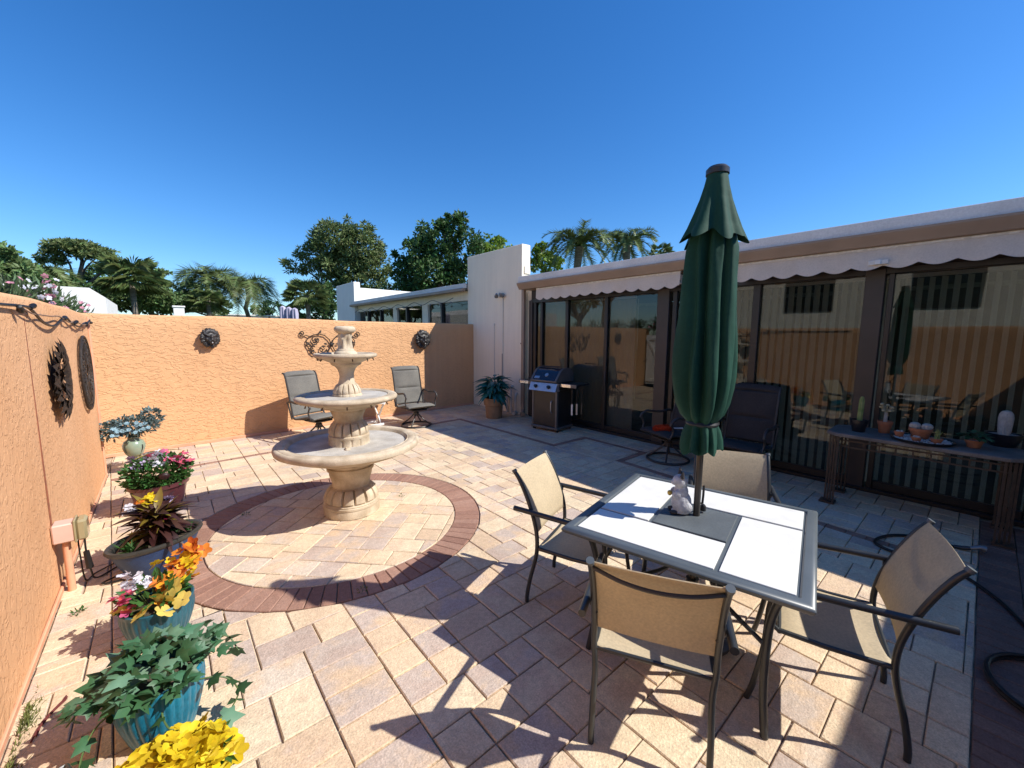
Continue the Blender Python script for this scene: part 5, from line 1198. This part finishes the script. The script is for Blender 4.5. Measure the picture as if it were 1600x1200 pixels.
# two iron medallions on the left wall (local x = along wall, z up, -y to the courtyard)
def medal_root(y, z, lab): return thing('wall_medallion', lab, 'wall art', (LWX, y, z), R(90))
m1 = medal_root(4.70, 1.41, 'leafy dark iron wreath medallion on the left wall'); 
lf = leaf_mesh('leaf', 'iron_black', .15, .125, .35, .25)
MB().lathe([(0, .02), (.12, .022), (.13, .01), (.13, 0), (0, 0)], 24).build('plate', 'iron_black', m1, rot=(R(90), 0, 0))
for ring, n, r in ((0, 10, .07), (1, 14, .15), (2, 16, .20)):
    for k in range(n):
        a = 2*pi*(k+.5*ring)/n; link('leaf', lf, m1, (r*cos(a), -.035-.004*ring, r*sin(a)), (Matrix.Rotation(-a+pi/2, 3, 'Y') @ Matrix.Rotation(R(90), 3, 'X') @ Matrix.Rotation(R(18 if ring else 30), 3, 'X')).to_euler(), 1.0 if ring < 2 else .85)
m2 = medal_root(6.22, 1.355, 'round pierced iron lattice medallion next to the wall corner')
for r in (.385, .33, .22, .10): MB().tube([(r*cos(2*pi*k/48), -.025, r*sin(2*pi*k/48)) for k in range(48)], .013 if r > .35 else .009, 6, closed=True).build('ring', 'iron_black', m2)
for k in range(20):
    a = 2*pi*k/20; MB().tube([(.10*cos(a), -.025, .10*sin(a)), (.33*cos(a+.25), -.025, .33*sin(a+.25))], .008, 5).build('spoke', 'iron_black', m2); MB().tube([(.10*cos(a), -.022, .10*sin(a)), (.33*cos(a-.25), -.022, .33*sin(a-.25))], .008, 5).build('spoke', 'iron_black', m2)
    MB().tube([((.357+.022*cos(2*pi*j/10))*cos(a)-.03*sin(2*pi*j/10)*sin(a)*.8, -.025, (.357+.022*cos(2*pi*j/10))*sin(a)+.03*sin(2*pi*j/10)*cos(a)*.8) for j in range(10)], .006, 5, closed=True).build('link', 'iron_black', m2)
for s in (-1, 1): MB().box((s*.3, -.012, 0), (.02, .026, .02)).build('standoff', 'iron_black', m2)

# ---- weeds in the joint along the left wall
mat('moss', (.16, .17, .04), (.09, .11, .03), scale=40, rough=.95)
for (y, n, lab) in ((2.72, 260, 'tuft of olive moss in the joint at the left wall foot'), (2.40, 160, 'smaller moss tuft near the lower left corner')):
    t = thing('weed_tuft', lab, 'weed', (LWX+.035, y, 0), 0, 'weeds along the wall foot'); mb = MB()
    for k in range(n):
        p = Vector((abs(random.gauss(0, .022)), random.gauss(0, .07), 0)); d = Vector((rnd(-.2, .8), rnd(-.6, .6), rnd(.4, 1))).normalized()*rnd(.015, .04); s_ = Vector((rnd(-1, 1), rnd(-1, 1), 0)).normalized()*.003; mb.add([p-s_, p+s_, p+d], [(0, 1, 2)])
    mb.build('blades', 'moss', t, smooth=False, kind='stuff')

for i, (x, y, lab) in enumerate(((123, 958, 'small green weed sprouting in the paving by the outlet conduit'), (628, 775, 'tiny weed beside the fountain plinth'), (385, 805, 'tiny weed in the shaded joint left of the fountain'), (566, 925, 'dry sprig in the joint at the circle edge'))):
    p = G(x, y); t = thing('weed', lab, 'weed', (p.x, p.y, -.004), 0, 'weeds in the paving joints'); mb = MB(); foliage(mb, (0, 0, .016), (.03, .022, .014), 26 if i == 0 else 14, .024, .010); mb.build('leaves', 'moss' if i == 3 else 'leaf_green', t, smooth=False, kind='stuff')
    MB().tube([(0, 0, 0), (.004, .003, .02)], .0015, 5).build('stem', 'stem_green', t)
mat('twig_red', (.16, .035, .03), (.09, .02, .02), rough=.9)
p = G(72, 1128); tw = thing('fallen_twig', 'dark red fallen twig on the paving below the left wall', 'twig', (p.x, p.y, .003), R(70))
for k in range(4): MB().tube(spline([(-.11+.03*k, rnd(-.012, .012), .003), (-.03+.03*k, rnd(-.012, .012), .008), (.05+.02*k, rnd(-.012, .012), .004), (.11+.01*k, rnd(-.02, .02), .003)], 4), .0035, 5).build('stalk', 'twig_red', tw)
# ================================================================ trees
leafmat('tree_pine', (.17, .22, .075), .4, .2, .6); leafmat('tree_oak', (.08, .15, .045), .45, .2, .5); leafmat('tree_lime', (.22, .32, .04), .35, .3, .5); leafmat('tree_palm', (.16, .21, .07), .4, .2, .45); leafmat('tree_mid', (.16, .24, .085), .4, .2, .5); leafmat('oleander', (.10, .15, .065), .4, .2, .5)
mat('bark', (.16, .125, .095), (.09, .07, .055), scale=6, rough=.95, bump=.7, bscale=22, bdist=.05)
mat('bark_palm', (.23, .20, .16), (.14, .12, .10), scale=3, rough=.95, bump=.6, bscale=14, stretch=(1, 1, 4), bdist=.03)
def limb(mb, a, b, r0, r1, wob=.1):
    a, b = Vector(a), Vector(b); L = (b-a).length; pts = [a]
    for t in (.35, .7): pts.append(a.lerp(b, t)+Vector((rnd(-1, 1), rnd(-1, 1), rnd(-.4, .6)))*L*wob)
    pts.append(b); P = spline(pts, 3); mb.tube(P, [r0+(r1-r0)*k/(len(P)-1) for k in range(len(P))], 7)
def clump_tree(x, y, top, trunk_h, clumps, label, m, nleaf, L, W, name='tree', group=None, tr=.3, lean=(0, 0)):
    """clumps: (dx, dy, z, rx, rz)"""
    t = thing(name, label, 'tree', (x, y, -.1), 0, group); mb = MB(); head = Vector((lean[0], lean[1], trunk_h))
    limb(mb, (0, 0, 0), head, tr, tr*.62, .03)
    for c in clumps: limb(mb, head-Vector((0, 0, rnd(0, .15)*trunk_h)), (c[0], c[1], c[2]-c[4]*.2), tr*.42, tr*.1, .1)
    mb.build('trunk', 'bark', t)
    cr = MB(); tot = sum(c[3]**2*c[4] for c in clumps)**1.0
    for c in clumps:
        n = int(nleaf*(c[3]**2*c[4])/tot)
        # break each clump into tufts so that the edge is uneven
        k = max(4, int(n/46))
        for _ in range(k):
            while True:
                d = Vector((rnd(-1, 1), rnd(-1, 1), rnd(-1, 1)))
                if .02 < d.length <= 1: break
            d = d.normalized()*d.length**.38; s = rnd(.14, .30)
            foliage(cr, (c[0]+d.x*c[3], c[1]+d.y*c[3], c[2]+d.z*c[4]), (c[3]*s, c[3]*s, c[4]*s*1.05), 46, L, W, .2, .2)
    cr.build('crown', m, t, smooth=False); return t
def at(px, py, D):
    """ground position and height of a far thing seen at a pixel, D metres up the Y axis"""
    d = ray(px, py); k = D/d.y; return d.x*k, D, CAM_H+d.z*k
def mpp(px, py, D): d = ray(px, py); return (D/d.y)/FPX                # metres per photo pixel there
def px_clumps(cx, D, lst):
    """clumps given in photo pixels (x, y, rx, ry) around trunk column cx"""
    x0, _, _ = at(cx, 500, D); m = mpp(cx, 430, D); ca = AX_R; out = []
    for (px, py, rx, ry) in lst:
        X, Y, Z = at(px, py, D); s = (px-cx)*m
        out.append((AX_R.x*s, AX_R.y*s+rnd(-.4, .4)*rx*m, Z+.1, rx*m, ry*m))
    return x0, out
def pxtree(cx, D, trunk_py, lst, label, m, nleaf, L, W, tr=.3, lean=0, group='trees beyond the walls'):
    x0, cl = px_clumps(cx, D, lst); _, _, th = at(cx, trunk_py, D)
    return clump_tree(x0, D, 0, th, cl, label, m, nleaf, L, W, 'tree', group, tr, (AX_R.x*lean, AX_R.y*lean))
pxtree(545, 40, 462, [(535, 378, 38, 28), (500, 395, 26, 20), (470, 405, 22, 13), (570, 395, 34, 26), (590, 420, 24, 22), (545, 415, 40, 18), (515, 425, 26, 12), (575, 445, 38, 14), (560, 360, 22, 12), (520, 362, 18, 10), (530, 450, 30, 12)], 'tall dark pine with tufted crown behind the white house', 'tree_pine', 22000, .36, .13, .42)
pxtree(690, 30, 470, [(690, 375, 36, 28), (715, 360, 26, 20), (660, 395, 32, 26), (640, 420, 22, 26), (680, 430, 50, 30), (725, 400, 28, 36), (650, 455, 40, 22), (735, 440, 30, 30), (705, 350, 16, 12), (625, 395, 12, 10)], 'dense dark green oak behind the cream fin wall', 'tree_oak', 16000, .32, .2, .4)
pxtree(768, 34, 450, [(768, 380, 24, 12), (785, 385, 16, 12), (750, 385, 16, 10), (770, 405, 32, 20)], 'lime green tree top just left of the fin wall crest', 'tree_lime', 3200, .3, .2, .3)
pxtree(850, 27, 420, [(850, 392, 16, 14), (866, 402, 12, 12), (836, 400, 12, 14), (852, 415, 28, 14), (842, 386, 8, 6)], 'bright green leafy tree just right of the fin wall', 'tree_lime', 2600, .26, .2, .25)
pxtree(155, 48, 446, [(135, 388, 34, 8), (98, 402, 20, 7), (165, 402, 22, 6), (186, 409, 10, 5), (135, 383, 22, 5), (112, 393, 20, 6), (158, 395, 18, 6)], 'flat topped umbrella shaped pine left of the sabal palm', 'tree_pine', 6000, .32, .12, .32, -1.4)
pxtree(18, 34, 470, [(10, 405, 26, 20), (20, 430, 34, 28), (-15, 410, 30, 26), (40, 445, 30, 24)], 'bushy olive tree at the left edge of the sky', 'tree_mid', 4200, .3, .16, .3)
pxtree(85, 44, 470, [(70, 432, 26, 14), (100, 448, 30, 16), (50, 420, 18, 12), (125, 466, 30, 14)], 'dark green tree mass under the umbrella shaped pine', 'tree_oak', 4200, .34, .16, .3)
pxtree(165, 52, 470, [(165, 435, 20, 18), (175, 455, 28, 22), (150, 470, 26, 16)], 'green tree behind the sabal palm at left', 'tree_oak', 2600, .36, .18, .3)
pxtree(238, 50, 470, [(232, 432, 14, 12), (245, 445, 20, 16), (225, 455, 22, 18), (250, 470, 28, 18), (262, 430, 9, 6)], 'thin leafed green tree between sabal and royal palms', 'tree_mid', 2800, .36, .18, .28)
pxtree(285, 46, 480, [(285, 452, 24, 14), (270, 468, 34, 16), (310, 470, 30, 14), (255, 480, 26, 12), (330, 482, 24, 10)], 'low rounded green shrub tree before the palms', 'tree_mid', 3600, .32, .18, .25)
pxtree(420, 62, 485, [(420, 478, 14, 8), (432, 484, 14, 7), (405, 486, 14, 6)], 'small distant round tree beside the far white house', 'tree_oak', 900, .4, .25, .25)
pxtree(505, 30, 480, [(505, 468, 22, 24), (485, 485, 26, 14), (515, 490, 20, 14)], 'dark shrub mass left of the neighbour fin wall', 'tree_oak', 2600, .25, .14, .25)
pxtree(40, 36, 488, [(10, 448, 30, 20), (50, 452, 30, 18), (85, 462, 28, 16), (120, 468, 24, 14)], 'leafy green thicket low behind the oleander', 'tree_mid', 5200, .3, .17, .22)
pxtree(215, 44, 488, [(190, 468, 28, 14), (225, 472, 26, 12), (250, 462, 22, 14), (175, 455, 18, 14)], 'green thicket around the sabal palm trunk', 'tree_mid', 4200, .32, .18, .22)
pxtree(335, 50, 488, [(300, 478, 26, 10), (335, 476, 22, 11), (270, 474, 22, 12)], 'low green hedge trees under the royal palms', 'tree_mid', 3000, .34, .18, .22)
# trees on the far left that the sliding doors mirror
for i, (x, y, z) in enumerate(((-14, 22, 8), (-20, 17, 9.5), (-9, 26, 7.5), (-24, 27, 11), (-15, 33, 10))):
    cl = [(rnd(-2, 2), rnd(-2, 2), z*.72+rnd(-1.2, 1.6), rnd(1.4, 2.2), rnd(1.1, 1.7)) for _ in range(7)]
    clump_tree(x, y, z, z*.45, cl, ['broad green tree mirrored in the first sliding door', 'tall green tree mirrored in the second sliding door', 'small green tree beyond the garden gate', 'tallest green tree far beyond the left wall', 'distant green tree beyond the garden gate'][i], 'tree_mid', 2600, .36, .2, 'tree', 'trees beyond the walls', .28)

def frond(mb, base, dirv, L, droop, nl, ll, up=.5, wid=.085):
    """pinnate palm frond: arching rachis with two rows of leaflets"""
    d = Vector(dirv).normalized(); h = Vector((d.x, d.y, 0)).normalized(); P = []
    for k in range(11):
        t = k/10; P.append(Vector(base)+h*(L*t*(.92-.25*droop*t))+Vector((0, 0, L*(d.z*t-droop*t*t))))
    mb.tube(P, [.035*(1-.8*k/10)*L/2.5 for k in range(11)], 4, cap=False)
    for k in range(nl):
        t = .12+.86*k/(nl-1); i = min(9, int(t*10)); p = P[i].lerp(P[i+1], t*10-i); tg = (P[i+1]-P[i]).normalized(); sd = tg.cross(Vector((0, 0, 1))).normalized(); un = sd.cross(tg)
        l = ll*(.55+.9*sin(pi*min(1, t*.9+.08)))*rnd(.85, 1.1)
        for s in (-1, 1):
            dv = (sd*s*.75+tg*.65+un*rnd(.1, .5)-Vector((0, 0, .35))*rnd(0, .8)).normalized(); e = p+dv*l; n2 = tg*wid*.5
            mb.add([p-n2, p+n2, e], [(0, 1, 2)])
def palm(px, py_head, D, L, nf, label, droop=.75, tr=.14, ll=.5, skirt=0, upw=1.0, minup=-.3, group='palms beyond the walls'):
    x, y, z = at(px, py_head, D); t = thing('palm_tree', label, 'tree', (x, y, -.1), 0, group); z += .1
    P = [(rnd(-.05, .05)*k, rnd(-.04, .04)*k, z*k/6) for k in range(7)]; P[0] = (0, 0, 0); tx, ty = P[-1][0], P[-1][1]
    MB().tube(P, [tr*1.25]+[tr]*5+[tr*1.15], 10).build('trunk', 'bark_palm', t)
    mb = MB()
    for k in range(nf):
        a = k*2.399+rnd(-.2, .2); e = minup+(upw-minup)*((k+.5)/nf)**1.0
        frond(mb, (tx, ty, z), (cos(a), sin(a), e), L*rnd(.85, 1.1), droop*rnd(.75, 1.2), 34, ll)
    mb.build('crown', 'tree_palm', t, smooth=False); return t
def fan_palm(px, py_head, D, r, label, n=34, tr=.16):
    x, y, z = at(px, py_head, D); t = thing('palm_tree', label, 'tree', (x, y, -.1), 0, 'palms beyond the walls'); z += .1
    MB().tube([(0, 0, 0), (.03, .02, z*.5), (0, 0, z)], [tr*1.2, tr, tr*1.1], 10).build('trunk', 'bark_palm', t); mb = MB()
    for k in range(n):
        a = k*2.399; e = rnd(-.75, 1.1); d = Vector((cos(a), sin(a), e)).normalized(); p = Vector((0, 0, z)); q = p+d*r*.5; mb.tube([p, q], .015, 4, cap=False)
        sd = d.cross(Vector((0, 0, 1))).normalized(); un = sd.cross(d)
        for j in range(15):
            b = (j-7)/7*1.35; dv = (d*cos(b)+sd*sin(b)+un*.1).normalized(); l = r*.62*(1-.25*abs(b)/1.35); e_ = q+dv*l-Vector((0, 0, l*.28*(.5+abs(b)))); w_ = dv.cross(un).normalized()*.035
            m_ = q+dv*l*.6; mb.add([q, m_+w_, e_, m_-w_], [(0, 1, 2), (0, 2, 3)])
    mb.build('crown', 'tree_palm', t, smooth=False); return t
fan_palm(205, 434, 40, 2.1, 'sabal fan palm rising left over the back wall', 46)
fan_palm(480, 462, 26, 1.3, 'small sabal palm with pale trunk before the dark shrubs', 40, .12)
fan_palm(325, 470, 44, 1.5, 'sabal palm below the left royal palm', 34)
palm(322, 434, 46, 3.6, 32, 'left of the pair of royal palms over the back wall', .8, .19, .85, upw=1.5)
palm(385, 446, 46, 3.6, 32, 'right royal palm with bare trunk over the back wall', .95, .19, .85, minup=-.1, upw=1.5)
palm(62, 424, 38, 2.4, 20, 'dark palm crown left of the umbrella shaped pine', .8, .16, .55)
palm(905, 386, 19, 3.3, 46, 'date palm over the roof nearest the fin wall', .8, .26, .42, upw=2.6, minup=.0)
palm(985, 384, 19, 3.3, 46, 'date palm over the roof next to the umbrella', .8, .26, .42, upw=2.6, minup=.0)
fan_palm(1032, 396, 20, 1.2, 'small fan palm peeping over the roof at right', 30)
# oleander behind the left wall
leafmat('petal_blush', (.72, .32, .40), .25, .25, .6)
ol = thing('oleander_bush', 'pink flowering oleander showing above the left wall crest', 'bush', (-1.25, 9.3, -.1))
mb = MB()
for k in range(12): limb(mb, (rnd(-.15, .15), rnd(-.6, .6), 0), (rnd(-.3, .3), rnd(-2.2, 2.2), rnd(2.0, 2.5)), .025, .008)
mb.build('stem', 'bark', ol)
mb = MB()
for (y, z, r, n) in ((-2.4, 2.12, .30, 560), (-1.6, 2.2, .32, 560), (-.7, 2.2, .30, 460), (.2, 2.18, .30, 340), (1.2, 2.2, .30, 200), (2.2, 2.15, .3, 160)): foliage(mb, (.02, y, z), (r*.9, r*1.4, r), n, .15, .03, .6, .1)
mb.build('foliage', 'oleander', ol, smooth=False, kind='stuff')
ob_ = blossom_mesh('blossom', 'petal_blush', .032, 5, .8, .3); ow_ = blossom_mesh('blossom', 'petal_white', .03, 5, .8, .3)
for k in range(44): link('blossom', ob_ if k % 3 else ow_, ol, (.25+rnd(-.15, .1), -2.0+rnd(-.7, .7), 2.32+rnd(-.15, .2)), (rnd(.3, 1.5), rnd(-.5, .5), rnd(0, 6)))
for k in range(5): link('blossom', ob_, ol, (.3, rnd(.3, 1.4), 2.3+rnd(-.1, .1)), (rnd(.3, 1.5), 0, 0))
# closed pale umbrella in the neighbour court
mat('canvas_lilac', (.55, .52, .62), (.30, .27, .36), scale=2, rough=.8, stretch=(6, 6, .4))
xx, yy, zz = at(452, 478, 15); nu = thing('garden_umbrella', 'pale lilac closed umbrella just showing over the back wall', 'umbrella', (xx, yy, -.1))
MB().tube([(0, 0, 0), (0, 0, zz)], .022, 8).build('pole', 'white_paint', nu)
for k, dx in enumerate((-.22, -.02, .17)): MB().lathe([(.02, zz+.1-.03*k), (.09, zz+.05-.03*k), (.115, zz-.15, .3), (.10, zz-.4, .3), (.11, zz-.9, .4)], 48, (AX_R.x*dx, AX_R.y*dx, 0), fn=lambda th, r, z, a: r*(1-a*.5*(1+cos(6*th)))).build('canopy_fold', 'canvas_lilac', nu)
